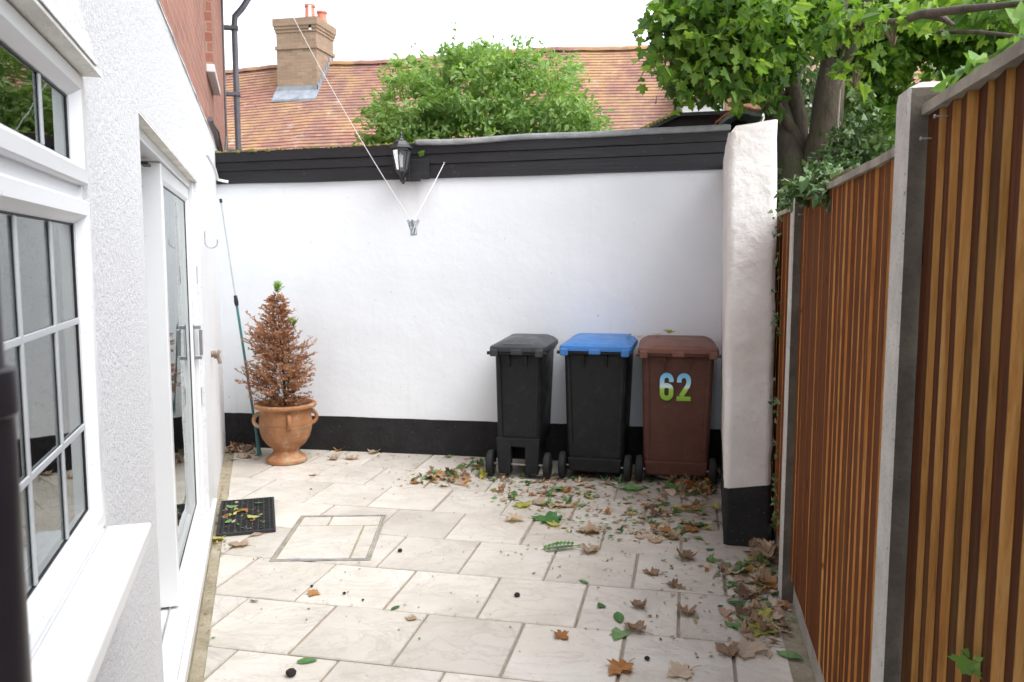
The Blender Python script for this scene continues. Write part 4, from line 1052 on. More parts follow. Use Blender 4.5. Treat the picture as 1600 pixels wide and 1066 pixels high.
# pale hanging wires of old ivy on the trunk
g = MB(); g.tube([L_(1322, 110, 6.65), L_(1312, 140, 6.7), L_(1309, 190, 6.72), L_(1308, 240, 6.75)], .010, 6); g.build('dead_stem', M_CAP, sy)
tw = MB(); lf = MB(); va = []
bl = []
for (px, py, Y, rx, ry, rz) in [
    (1110, 40, 6.3, .36, .5, .26), (1175, 45, 6.3, .30, .5, .28), (1085, 100, 6.2, .22, .4, .18), (1145, 100, 6.1, .26, .4, .20), (1210, 85, 6.5, .16, .3, .16),
    (1105, 130, 6.1, .16, .3, .07), (1165, 128, 6.2, .18, .3, .09), (1080, 125, 6.1, .10, .2, .08), (1235, 15, 6.6, .28, .4, .18), (1135, -30, 6.5, .4, .6, .3),
    (1120, 10, 6.2, .26, .4, .18), (1075, 20, 6.3, .11, .3, .13), (1065, 62, 6.3, .07, .3, .10), (1045, 100, 6.2, .05, .2, .05), (1052, 125, 6.2, .05, .2, .05), (1195, 150, 6.6, .08, .2, .06),
    (1350, 95, 7.9, .30, .5, .22), (1365, 40, 7.8, .45, .5, .25), (1430, 55, 8.2, .40, .5, .16), (1500, 60, 8.2, .45, .5, .22), (1570, 50, 8.0, .45, .5, .28), (1300, 20, 7.8, .35, .4, .2),
    (1460, 5, 7.5, .7, .6, .18), (1365, 135, 8.2, .22, .4, .16), (1400, 95, 8.6, .14, .3, .14), (1510, 110, 9.0, .35, .4, .12), (1345, 190, 8.4, .28, .5, .25), (1345, 255, 8.6, .35, .5, .28), (1385, 235, 9.0, .25, .5, .18), (1330, 310, 8.6, .4, .5, .3),
    (1338, 112, 6.4, .05, .12, .07), (1330, 140, 7.4, .08, .2, .12), (1340, 30, 6.0, .14, .2, .12), (1400, 40, 5.4, .14, .2, .08), (1255, 60, 6.7, .12, .2, .14), (1285, 20, 6.4, .12, .2, .12), (1590, 20, 5.6, .22, .3, .10), (1540, 12, 6.0, .3, .3, .08)]:
    bl.append(blob(sy, px, py, Y, rx, ry, rz))
crown(lf, va, bl, 12500, .092, 'syc', .10, 7, .5, .35, .3)
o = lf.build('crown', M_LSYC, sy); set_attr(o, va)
for b in bl:
    for i in range(5):
        d = rvec(); e = Vector(b[:3])+Vector((d.x*b[3], d.y*b[4], d.z*b[5]))*.8; tw.tube([Vector(b[:3])-Vector((0, -.05, .1)), Vector(b[:3])*.5+e*.5+rvec()*.05, e], [.010, .007, .003], 5)
tw.build('twig', M_TWIG, sy)['kind'] = 'stuff'
lf = MB(); va = []
crown(lf, va, [blob(sy, 1225, 300, 6.9, .06, .08, .15), blob(sy, 1330, 265, 6.4, .28, .25, .18), blob(sy, 1345, 220, 6.5, .18, .2, .16), blob(sy, 1300, 290, 6.2, .15, .2, .1), blob(sy, 1345, 170, 6.9, .05, .1, .15)], 1900, .05, 'ivy', .05, 6, .2, .4, .3)
o = lf.build('ivy_foliage', M_LIVY, sy); set_attr(o, va)

# dark evergreen mass behind, seen through the sycamore
hd = empty('background_tree', (4.6, 13, -.2)); tag(hd, 'dull green tree far behind the sycamore, glimpsed above the nearer fence post', 'tree')
g = MB(); va = []
def bb2(px, py, Y, rx, ry, rz): p = at(px, py, Y); return (*W2L(hd, *p), rx, ry, rz)
crown(g, va, [bb2(1350, 260, 12, 1.0, .6, .8), bb2(1290, 190, 12.5, .8, .6, .9), bb2(1410, 235, 13, .7, .6, .25), bb2(1545, 100, 13, .6, .6, .3), bb2(1270, 110, 12, .5, .5, .6), bb2(1380, 50, 13, .9, .6, .3)], 3600, .17, 'oval', .2, 8, .3, .1, .3)
o = g.build('crown', M_LIVY, hd); set_attr(o, va)
g = MB(); g.tube([(0, 0, -.1), (0, 0, 2.5), (-.6, 0, 4.2)], [.16, .12, .06], 8); g.build('trunk', M_BARK, hd)

# ivy on the fence top
iv = empty('ivy_plant', (.5, 3.75, 1.86)); tag(iv, 'clump of small green ivy leaves hanging over the fence top above the farther concrete post', 'ivy')
lf = MB(); va = []
def b3(o, px, py, Y, rx, ry, rz): p = at(px, py, Y); return (p.x-o.location.x, p.y-o.location.y, p.z-o.location.z, rx, ry, rz)
crown(lf, va, [b3(iv, 1235, 312, 3.95, .05, .05, .035), b3(iv, 1258, 300, 3.7, .06, .08, .05), b3(iv, 1285, 288, 3.4, .06, .08, .055), b3(iv, 1295, 300, 3.2, .035, .06, .06), b3(iv, 1272, 285, 3.6, .09, .1, .04), b3(iv, 1300, 272, 3.3, .05, .1, .03)], 620, .036, 'ivy', .022, 5, .1, .4, .2)
o = lf.build('leaves', M_LIVY, iv); set_attr(o, va)
g = MB(); pth = [b3(iv, *q, 0, 0, 0)[:3] for q in ((1216, 326, 4.2), (1240, 312, 3.95), (1265, 300, 3.6), (1292, 285, 3.3), (1330, 262, 2.85))]; g.tube(pth, .004, 6); g.build('stem', M_TWIG, iv)
iv2 = empty('ivy_plant', (.5, 1.5, 1.93)); tag(iv2, 'thin ivy runner lying along the top of the nearest fence panel', 'ivy')
lf = MB(); va = []; g = MB()
def b4(px, py, X=.515): d = ray(px, py); p = CP+d*(X/d.x); return Vector((p.x-.5, p.y-1.5, p.z-1.93))
path = [b4(*q) for q in ((1470, 150), (1490, 122), (1512, 108), (1535, 98), (1560, 82), (1582, 66), (1600, 60))]; g.tube(path, .0028, 6)
g.tube([b4(*q) for q in ((1485, 130), (1500, 112), (1525, 100))], .002, 5); g.tube([b4(*q) for q in ((1588, 64), (1590, 58), (1598, 62))], .0025, 5)
g.build('stem', M_LIVYB, iv2); set_attr(bpy.context.scene.objects[-1], [.5]) if False else None
for i in range(26):
    k = random.random()*5.9; a_, b_ = path[int(k)], path[int(k)+1]; q = a_.lerp(b_, k % 1)+rvec()*.010
    m_ = add_leaf(lf, q, rvec()+Vector((0, .2, .2)), rvec(), random.uniform(.018, .042), 'ivy', .2); va.extend([random.random()]*m_)
q = b4(1594, 30); 
for d in ((0, 0, 1), (-.5, 0, .4), (.3, .2, -.6)): va.extend([.8]*add_leaf(lf, q, Vector(d), Vector((0, -1, .2)), .03, 'ivy', .1))
o = lf.build('leaves', M_LIVYB, iv2); set_attr(o, va)
iv3 = empty('ivy_plant', (.49, 1.66, .75)); tag(iv3, 'single bright green ivy shoot with one large leaf poking through the nearest panel low down', 'ivy')
lf = MB(); va = []; X = .482
def b5(px, py, X=.480): d = ray(px, py); p = CP+d*(X/d.x); return Vector((p.x-.49, p.y-1.66, p.z-.75))
va.extend([.45]*add_leaf(lf, b5(1514, 1030), b5(1497, 1066)-b5(1514, 1030), Vector((-.5, -1, .3)), .052, 'syc', .15))
va.extend([.6]*add_leaf(lf, b5(1508, 1022), b5(1515, 1012)-b5(1508, 1024), Vector((-.5, -1, .3)), .022, 'ivy', .15))
for i in range(6): va.extend([.9]*add_leaf(lf, b5(1527+random.uniform(-4, 4), 1036+random.uniform(-6, 6)), rvec(), Vector((-.5, -1, 0)), .011, 'ivy', .1))
o = lf.build('leaves', M_LIVYB, iv3); set_attr(o, va)
g = MB(); g.tube([b5(1514, 1048), b5(1520, 1051), b5(1527, 1040), b5(1534, 1032, .495)], .0012, 5); g.build('stem', M_LIVYB, iv3)

# ivy in the gap between the wall end and the fence
iv4 = empty('ivy_plant', (.5, 4.5, .0)); tag(iv4, 'sparse small leaved ivy creeping up the dark gap between wall end and fence', 'ivy')
lf = MB(); va = []
for i in range(90):
    f = random.random(); px = 1207+random.uniform(-1, 12); py = random.choice((345, 420, 505, 640, 700, 760, 800))+random.gauss(0, 20); Y = random.uniform(4.1, 4.55)
    if 1232 < px: px = 1212
    p = at(px, py, Y); p.x = min(p.x, .484)
    va.extend([random.random()]*add_leaf(lf, Vector((p.x-.5, p.y-4.5, p.z)), rvec(), Vector((-1, -.6, .1))+rvec()*.4, random.uniform(.018, .035), 'ivy', .2))
o = lf.build('leaves', M_LIVY, iv4); set_attr(o, va)

# ================================================================== FAR BUILDINGS
fh = empty('tiled_house', (-6, 19, -.2)); tag(fh, 'old house behind with a long sagging clay tiled roof', 'house')
g = MB(); slope = 1.0; gauge = .1; nr = 56
dy = .0707; dz = .0766
XN = 70; X0, X1 = -18.0, -.35
RZ = [(-18, 6.0), (-11.04, 6.205), (-8.42, 6.29), (-6.34, 6.27), (-4.6, 6.30), (-3.0, 6.33), (-.52, 6.296), (2, 6.3)]
def ridge_z(x):
    for (a, za), (b, zb_) in zip(RZ[:-1], RZ[1:]):
        if x <= b: return za+(zb_-za)*max(0, (x-a)/(b-a))+.2-.07
    return 6.4
rows = []
for r_ in range(nr):
    for e in (0, 1):          # each course is a small step
        row = []
        for i in range(XN+1):
            x = X0+(X1-X0)*i/XN; sag = .07*noise.noise(Vector((x*.35, r_*.05, 0)))+.008*noise.noise(Vector((x*3.7, r_*3.1, 4)))
            zr = ridge_z(x); z = zr-(r_+e)*dz+(.013 if e else 0)+sag; y = 19-(r_+e)*dy-(.011 if e else 0)
            row.append((x+6, y-19, z))
        rows.append(row)
vs = [p for r_ in rows for p in r_]; n = XN+1
g.add(vs, [(a*n+i, a*n+i+1, (a+1)*n+i+1, (a+1)*n+i) for a in range(len(rows)-1) for i in range(XN)])
g.build('roof', M_TILES, fh)
g = MB(); rs = []
for i in range(61):
    x = X0+(X1-X0)*i/60; z = ridge_z(x)+.07*noise.noise(Vector((x*.35, 0, 0)))+(.012 if i % 2 else 0)
    rs.append([(x+6, .12*math.cos(a), z-.05+.11*math.sin(a)) for a in [math.pi*k/6 for k in range(7)]])
g.loft(rs); g.build('ridge_tile', M_TILES, fh)
g = MB(); g.add([(X0+6, 0, 6.2), (X1+6, 0, 6.2), (X1+6, 4.5, 2), (X0+6, 4.5, 2)], [(0, 1, 2, 3)]); g.box(X0+6, X1+6, -3.6, 4, 0, 2.2); g.build('wall', M_BRICK2, fh)
# chimney
g = MB(); cx0, cx1, cy0, cy1 = -9.49+6, -8.49+6, 18.25-19, 19.2-19
g.box(cx0, cx1, cy0, cy1, 4.8, 7.15); g.box(cx0-.03, cx1+.03, cy0-.03, cy1+.03, 6.60, 6.68)
for k in range(3): g.box(cx0-.02-.02*k, cx1+.02+.02*k, cy0-.02-.02*k, cy1+.02+.02*k, 6.98+.07*k, 7.05+.07*k+(.10 if k == 2 else 0))
ch = g.build('chimney', M_CHBRICK, fh)
for (x, y, h_) in ((cx0+.72, cy0+.3, .36), (cx1-.12, cy1-.35, .28)):
    g = MB(); g.lathe([(.13, 7.3), (.12, 7.34), (.105, 7.3+h_*.8), (.125, 7.3+h_*.85), (.125, 7.3+h_), (.09, 7.3+h_), (.09, 7.35)], 16, x, y); g.build('chimney_pot', M_POT, ch, smooth=True, angle=40)
def rfz(y): return ridge_z(-9.1)-(-y)*1.083+.07*noise.noise(Vector((-9.1*.35, 0, 0)))
g = MB()
for e_ in (0,):
    a_, b_ = cy0-.001, cy0-.21
    g.add([(cx0-.05, b_, rfz(b_)+.01), (cx1+.05, b_, rfz(b_)+.01), (cx1+.05, a_, rfz(a_)+.01), (cx0-.05, a_, rfz(a_)+.01), (cx0-.05, b_, rfz(b_)+.06), (cx1+.05, b_, rfz(b_)+.06), (cx1+.05, a_, rfz(a_)+.08), (cx0-.05, a_, rfz(a_)+.08)], [(0,3,2,1),(4,5,6,7),(0,1,5,4),(1,2,6,5),(2,3,7,6),(3,0,4,7)])
    g.box(cx0-.02, cx1+.02, cy0-.02, cy0+.01, rfz(cy0), rfz(cy0)+.16)
g.box(cx1, cx1+.03, cy0-.02, cy0+.10, rfz(cy0)-.02, rfz(cy0)+.22)
for k in range(1, 7): g.box(cx1+.0, cx1+.03, cy0+k*.11-.01, cy0+.11+k*.11, rfz(cy0+k*.11)-.02, rfz(cy0+k*.11)+.22)
g.build('lead_flashing', M_LEADC, ch)
g = MB(); g.box(cx1-.16, cx1-.10, cy0-.04, cy0-.01, 7.0, 7.55); g.build('aerial_bracket', M_UPVC, ch)
# white gabled house to the right
wg = empty('white_house', (1.5, 17, -.2)); tag(wg, 'white walled house with dark roof mostly hidden behind the sycamore', 'house')
g = MB(); g.box(-1.72, 4.5, 0, 5, 0, 4.9); g.build('wall', M_WHITEH, wg)
g = MB(); g.add([(-1.85, -.2, 4.9), (4.7, -.2, 4.9), (4.7, 5.2, 4.9), (-1.85, 5.2, 4.9), (-1.85, 2.5, 6.6), (4.7, 2.5, 6.6)], [(0, 1, 5, 4), (2, 3, 4, 5), (0, 4, 3), (1, 2, 5), (0, 3, 2, 1)]); g.build('roof', M_TILES, wg)
g = MB(); g.box(-1.80, -1.70, -.03, .0, 2, 4.9); g.build('rainwater_pipe', M_GREYPIPE, wg)
rb = empty('brick_house', (7, 16, -.2)); tag(rb, 'red brick house glimpsed through the leaves above the fence', 'house')
g = MB(); g.box(-4.2, 6, 0, 5, 0, 4.1); g.build('wall', M_BRICK2, rb)
g = MB(); g.add([(-4.4, -.2, 4.1), (6.2, -.2, 4.1), (6.2, 5.2, 4.1), (-4.4, 5.2, 4.1), (-4.4, 2.5, 5.2), (6.2, 2.5, 5.2)], [(0, 1, 5, 4), (2, 3, 4, 5), (0, 4, 3), (1, 2, 5), (0, 3, 2, 1)]); g.build('roof', M_TILES, rb)
# small sheds with tiled verges beyond the wall
shd = empty('shed', (.3, 8.2, -.2)); tag(shd, 'low shed with black felt roof and tiled gable verge behind the white wall end', 'shed')
def sp(px, py, Y): p = at(px, py, Y); return Vector((p.x-.3, p.y-8.2, p.z+.2))
g = MB()
A = sp(1150, 172, 7.6); Bp = sp(985, 214, 7.6); Cp = sp(1230, 205, 7.6)
bk = Vector((0, 1.6, 0)); th_ = Vector((0, 0, -.03))
mid = sp(1062, 176, 7.6)
g.add([A, mid, Bp, A+bk, mid+bk, Bp+bk, A+th_, mid+th_, Bp+th_], [(0, 3, 4, 1), (1, 4, 5, 2), (0, 1, 7, 6), (1, 2, 8, 7)])
g.build('felt_roof', M_FELT, shd)
g = MB(); wv = [Vector((Bp.x, Bp.y+.04, 0)), Vector((Cp.x, Cp.y+.04, 0)), Cp+Vector((0, .04, -.01)), A+Vector((0, .04, -.02)), mid+Vector((0, .04, -.03)), Bp+Vector((0, .04, -.02))]
g.loft([[tuple(p) for p in wv], [tuple(p+Vector((0, 1.5, 0))) for p in wv]]); g.build('wall', M_BOARD, shd)
g = MB(); rs = [mid+(Bp-mid)*k/14 for k in range(15)]
for i, p in enumerate(rs): g.lathe([(.030*random.uniform(.7, 1.2), p.z+.005), (.02, p.z+.03), (.001, p.z+.04)], 6, p.x, p.y+.02)
g.build('moss', M_MOSS, shd)['kind'] = 'stuff'
def verge(pts, Y, name, mat, parent, org, wdt=.03, dep=.5):
    g = MB(); 
    P = [Vector(at(x, y, Y))-org for x, y in pts]
    for a, b in zip(P[:-1], P[1:]):
        n = 4
        for k in range(n):
            p = a.lerp(b, k/n); q = a.lerp(b, (k+1.08)/n); u = Vector((0, 0, wdt)); st = Vector((0, 0, .006*(k % 2)))
            g.hexa([p+st, q+st, q+Vector((0, dep, 0))+st, p+Vector((0, dep, 0))+st], [p+u+st, q+u+st, q+u+Vector((0, dep, 0))+st, p+u+Vector((0, dep, 0))+st])
    return g.build(name, mat, parent)
org = shd.location.copy()
verge([(1118, 193), (1153, 168), (1192, 176)], 7.3, 'verge_tile', M_POT, shd, org, .018)
verge([(1124, 196), (1155, 176), (1190, 184)], 7.25, 'verge_board', M_LEAD, shd, org, .035)
o2 = empty('outhouse', (.6, 11, -.2)); tag(o2, 'small outhouse with orange ridge tiles showing through the sycamore leaves', 'outhouse')
verge([(1132, 134), (1160, 122), (1192, 134)], 11, 'ridge_tile', M_POT, o2, o2.location.copy(), .05, .6)
g = MB(); q0 = at(1135, 140, 11.05)-o2.location; q1 = at(1190, 140, 11.05)-o2.location; qm = at(1160, 128, 11.05)-o2.location
wv = [(q0.x, .05, 0), (q1.x, .05, 0), (q1.x, .05, q1.z), (qm.x, .05, qm.z), (q0.x, .05, q0.z)]
g.loft([wv, [(x, .6, z) for x, y, z in wv]]); g.build('wall', M_TILES, o2)

# ================================================================== FALLEN LEAVES
def dead_leaf_mesh(kind, L, curl, seed, crumple=.25):
    random.seed(seed); mb_ = MB()
    half = leaf_pts({'syc': 'syc', 'oval': 'ovalx', 'ivy': 'ivy'}.get(kind, 'syc')) if kind in ('syc', 'ivy') else [(0, 0), (.14, .12), (.22, .35), (.21, .6), (.12, .85), (0, 1.0)]
    # triangulated strip between midrib and outline, curled
    n = len(half)
    def P(x, y):
        z = curl*(abs(x)*1.2)**1.6+curl*.5*((y-.5)**2)*1.3+crumple*.30*noise.noise(Vector((x*3.3+seed, y*3.3, seed*.37)))
        xx = x*(1-.35*min(1, curl)*abs(x)*2)
        return (xx*L, (y-.5)*L, z*L)
    vs = []; ribs = []
    for i, (x, y) in enumerate(half):
        vs.append(P(0, min(1, max(0, y))));
    base = 0
    R_ = [P(x, y) for x, y in half]; L2 = [P(-x, y) for x, y in half]; RM = [P(x*.5, y) for x, y in half]; LM = [P(-x*.5, y) for x, y in half]
    allv = vs+RM+R_+LM+L2
    fs = []
    for i in range(n-1):
        for (u, v_) in ((0, 1), (1, 2)): fs.append((u*n+i, v_*n+i, v_*n+i+1, u*n+i+1))
        for (u, v_) in ((0, 3), (3, 4)): fs.append((u*n+i, u*n+i+1, v_*n+i+1, v_*n+i))
    mb_.add(allv, fs)
    if kind == 'syc': mb_.tube([(0, -.48*L, .0), (.02*L, -.75*L, .05*L), (.05*L, -1.05*L, .02*L)], .0012, 4)
    zmin = min(v[2] for v in mb_.v); mb_.v = [(a, b, c-zmin) for a, b, c in mb_.v]
    return mb_
def put_leaf(px, py, L, kind, mat, label, curl=.35, rz=None, cat='leaf', group=None, z=.003, name='fallen_leaf', P=None, tilt=0):
    curl = .10+.38*curl
    sd_ = int(px*7+py*3) % 9973
    mb_ = dead_leaf_mesh(kind, L, curl, sd_, .55 if curl > .3 else .3)
    o = mb_.build(name, mat, None, smooth=True, angle=180); random.seed(sd_)
    base = random.random(); set_attr(o, [min(1, max(0, base+random.uniform(-.15, .15))) for _ in o.data.polygons])
    p = P if P is not None else gnd(px, py, 0); o.location = (p.x, p.y, z if P is None else p.z); o.rotation_euler = (tilt, random.uniform(-.12, .12), rz if rz is not None else random.uniform(0, 6.28))
    return tag(o, label, cat, group or 'separate leaves fallen on the paving')
LEAVES = [
 (1166, 1021, .17, 'syc', M_DTAN, 'broad tan sycamore leaf lying flat beside the gravel board near the bottom right', .2),
 (1132, 1018, .12, 'syc', M_DBROWN, 'curled brown leaf touching the broad tan leaf on its left', .8),
 (965, 1050, .13, 'syc', M_DORANGE, 'orange brown crumpled leaf at the bottom edge of the photo, right of centre', .6),
 (1058, 1055, .12, 'syc', M_DTAN, 'pale brown leaf cut by the bottom edge, below the small dark lump', .5),
 (880, 998, .08, 'syc', M_DORANGE, 'small orange crumpled leaf lying alone on a slab, left of the round green leaf', .6),
 (965, 996, .11, 'ivy', M_DGREEN, 'round dark green leaf lying under a curled brown one', .1),
 (988, 985, .11, 'syc', M_DBROWN, 'upright curled brown leaf resting against the round green leaf', 1.1),
 (967, 967, .12, 'oval', M_DGREEN, 'pale green broken leaf just above the round dark green leaf', .3),
 (997, 947, .10, 'syc', M_DBROWN, 'curled brown leaf standing mid slab, just above the broken pale green leaf', 1.2),
 (1069, 957, .12, 'syc', M_DBROWN, 'dark brown folded leaf beside a slab joint, left of the fence debris', 1.0),
 (1057, 918, .08, 'syc', M_DBROWN, 'small dark curled leaf on the joint between two slabs, below the folded twin leaf', 1.3),
 (1015, 897, .09, 'syc', M_DBROWN, 'small folded brown leaf in mid slab, in front and left of the wall end', 1.1),
 (1073, 872, .14, 'syc', M_DBROWN, 'big folded brown leaf nearest the black foot of the wall end, on its left', 1.0),
 (875, 857, .20, 'fern', M_DGREEN, 'feathery green leaf with many leaflets lying on a slab joint', .1),
 (926, 862, .13, 'syc', M_DTAN, 'spidery tan leaf to the right of the feathery green leaf', 1.0),
 (916, 832, .15, 'syc', M_DBROWN, 'wide dark brown curled leaf above the spidery tan leaf', .9),
 (850, 812, .20, 'syc', M_DGREEN, 'large pale green sycamore leaf lying flat in front of the bins', .15),
 (865, 820, .10, 'syc', M_DYEL, 'yellow leaf half under the large pale green sycamore leaf', .3),
 (808, 815, .12, 'syc', M_DTAN, 'tan curled leaf left of the large pale green leaf', .7),
 (815, 790, .14, 'syc', M_DYEL, 'yellowish leaf among pink brown leaves in front of the black bin', .4),
 (850, 788, .14, 'syc', M_DTAN, 'pinkish tan leaf between the yellowish leaf and the blue lidded bin', .5),
 (880, 793, .12, 'syc', M_DTAN, 'pale brown leaf with raised lobes in front of the blue lidded bin', .6),
 (880, 767, .13, 'syc', M_DGREEN, 'blue green leaf just in front of the blue lidded bin', .15),
 (902, 746, .10, 'syc', M_DORANGE, 'orange brown leaf tucked under the blue lidded bin', .8),
 (985, 763, .20, 'syc', M_DGREEN, 'bright green torn leaf between the wheels of the blue and brown bins', .3),
 (1040, 757, .09, 'ivy', M_DYEL, 'bright yellow green leaf lying in front of the brown bin', .3),
 (1080, 796, .16, 'syc', M_DORANGE, 'flat orange leaf on the dirty slabs, in front of the leaf pile', .3),
 (1092, 822, .14, 'syc', M_DGREEN, 'dark green and orange leaf close to the left side of the wall end', .3),
 (1076, 830, .12, 'syc', M_DORANGE, 'orange leaf touching the dark green leaf by the wall end', .4),
 (1192, 915, .15, 'syc', M_DORANGE, 'orange brown leaf near the fence, in front of the black foot', .5),
 (1172, 932, .15, 'syc', M_DBROWN, 'almost black curled leaf just below the orange one near the fence', 1.0),
 (1195, 945, .10, 'ivy', M_DGREEN, 'fresh green leaf standing up near the farther concrete post foot', .5),
 (1190, 990, .15, 'syc', M_DYEL, 'yellow green leaf with brown edges, near the foot of the fence', .4),
 (1235, 1027, .13, 'oval', M_DGREEN, 'green leaf against the gravel board at bottom right', .2),
 (1152, 980, .12, 'oval', M_DGREEN, 'narrow dark green leaf left of the yellow green leaf', .2),
 (680, 745, .14, 'syc', M_DORANGE, 'orange leaf at the heart of the small leaf cluster left of the bins', .5),
 (678, 738, .12, 'syc', M_DGREEN, 'green leaf standing at the back of the small cluster left of the bins', .6),
 (640, 968, .06, 'syc', M_DBROWN, 'small reddish brown leaf in the middle foreground slab', .5),
 (488, 930, .07, 'syc', M_DORANGE, 'small orange brown leaf in the left foreground on a slab joint', .4),
 (397, 941, .05, 'oval', M_DBROWN, 'small dark brown leaf at the top corner of a foreground slab', .6),
 (480, 1035, .09, 'oval', M_DGREEN, 'green leaf at bottom left, right of the large black lump', .2),
 (618, 951, .06, 'oval', M_DGREEN, 'tiny green leaf lying on the joint near the reddish brown leaf', .3),
 (912, 910, .07, 'oval', M_DGREEN, 'small green leaf in the centre of a slab below the feathery leaf', .3),
 (938, 947, .06, 'ivy', M_DGREEN, 'small grey green leaf left of the curled standing leaf', .2),
 (486, 765, .04, 'oval', M_DBROWN, 'small dark scrap on the slab in front of the terracotta pot', .5),
 (520, 718, .10, 'syc', M_DBROWN, 'dark green brown leaf in front of the black base, right of the pot', .6),
 (530, 705, .12, 'syc', M_DORANGE, 'reddish leaf against the black base right of the pot', .7),
 (552, 718, .11, 'syc', M_DTAN, 'peach coloured leaf further right of the pot', .5),
 (585, 708, .12, 'syc', M_DTAN, 'tan curled leaf against the black base, halfway to the bins', .6),
 (487, 743, .07, 'syc', M_DTAN, 'pale orange scrap of leaf in front of the pot', .4),
 (355, 741, .05, 'oval', M_DTAN, 'small tan leaf on the edge strip by the house wall', .4),
 (370, 852, .13, 'syc', M_DTAN, 'yellow tan leaf lying in front of the black mat', .4),
 (342, 842, .13, 'syc', M_DYEL, 'yellow leaf half under the door sill by the black mat', .4),
 (402, 836, .11, 'oval', M_DTAN, 'tan leaf resting against the front edge of the black mat', .4),
 (1110, 860, .06, 'oval', M_DGREEN, 'green leaf against the front of the black foot of the wall end', .3),
 (1018, 792, .10, 'syc', M_DBROWN, 'small brown leaf at the centre of the dirty patch right of the bins', .7),
]
for (px, py, L, kind, mat, lab, curl) in LEAVES:
    if kind == 'fern':
        root = empty('fallen_leaf', gnd(px, py, .004)); tag(root, lab, 'leaf', 'separate leaves fallen on the paving')
        g = MB(); va = []
        for i in range(8):
            f = i/8; 
            for s in (-1, 1):
                q = Vector((-.09+.18*f, 0, .006+.01*math.sin(f*3))); d = Vector((.55, s*1.0, .15))
                va.extend([random.uniform(.2, .7)]*add_leaf(g, q, d, Vector((0, 0, 1)), .062*(1-.5*abs(f-.4)), 'oval', .1))
        va.extend([.5]*add_leaf(g, Vector((.09, 0, .006)), Vector((1, 0, 0)), Vector((0, 0, 1)), .05, 'oval', .1))
        o = g.build('leaflets', M_DGREEN, root); set_attr(o, va); root.rotation_euler = (0, 0, R(28))
        g = MB(); g.tube([(-.11, 0, .003), (.09, 0, .006)], .0014, 5); g.build('stalk', M_TWIG, root)
        continue
    put_leaf(px, py, L*.92, kind, mat, lab, curl)
# leaves on the bins
def on(px, py, Y, *a, **k): put_leaf(px, py, *a, P=at(px, py, Y), **k)
on(1048, 521, 6.15, .085, 'syc', M_DYEL, 'yellow brown leaf standing on top of the brown bin lid', 1.0, group='leaves lying on the bins')
on(1027, 523, 6.12, .07, 'syc', M_DBROWN, 'dull brown leaf on top of the brown bin lid, left one', .4, group='leaves lying on the bins')
on(984, 523, 6.10, .08, 'oval', M_DGREEN, 'green leaf on the right corner of the blue lid', .4, group='leaves lying on the bins')
on(999, 528, 5.95, .08, 'syc', M_DTAN, 'tan leaf caught between the blue lid and the brown lid', .8, group='leaves lying on the bins')
# leaves on the mat and at the corner
for i, (s_, o_, mt_, ds) in enumerate([(-5.42, .12, M_DGREEN, 'green leaf on the black mat nearest the house wall, far end'), (-5.10, .10, M_DGREEN, 'long green leaf lying across the near end of the black mat'), (-5.15, .25, M_DYEL, 'yellow green leaf in the middle of the black mat'), (-5.45, .28, M_DGREEN, 'green leaf near the far right corner of the black mat'), (-5.30, .16, M_DORANGE, 'brown leaf in the middle of the black mat')]):
    q = WP(s_, o_, .020); put_leaf(i*31, i*17, .075, 'oval' if i % 2 else 'ivy', mt_, ds, .3, P=q, group='leaves lying on the black mat')

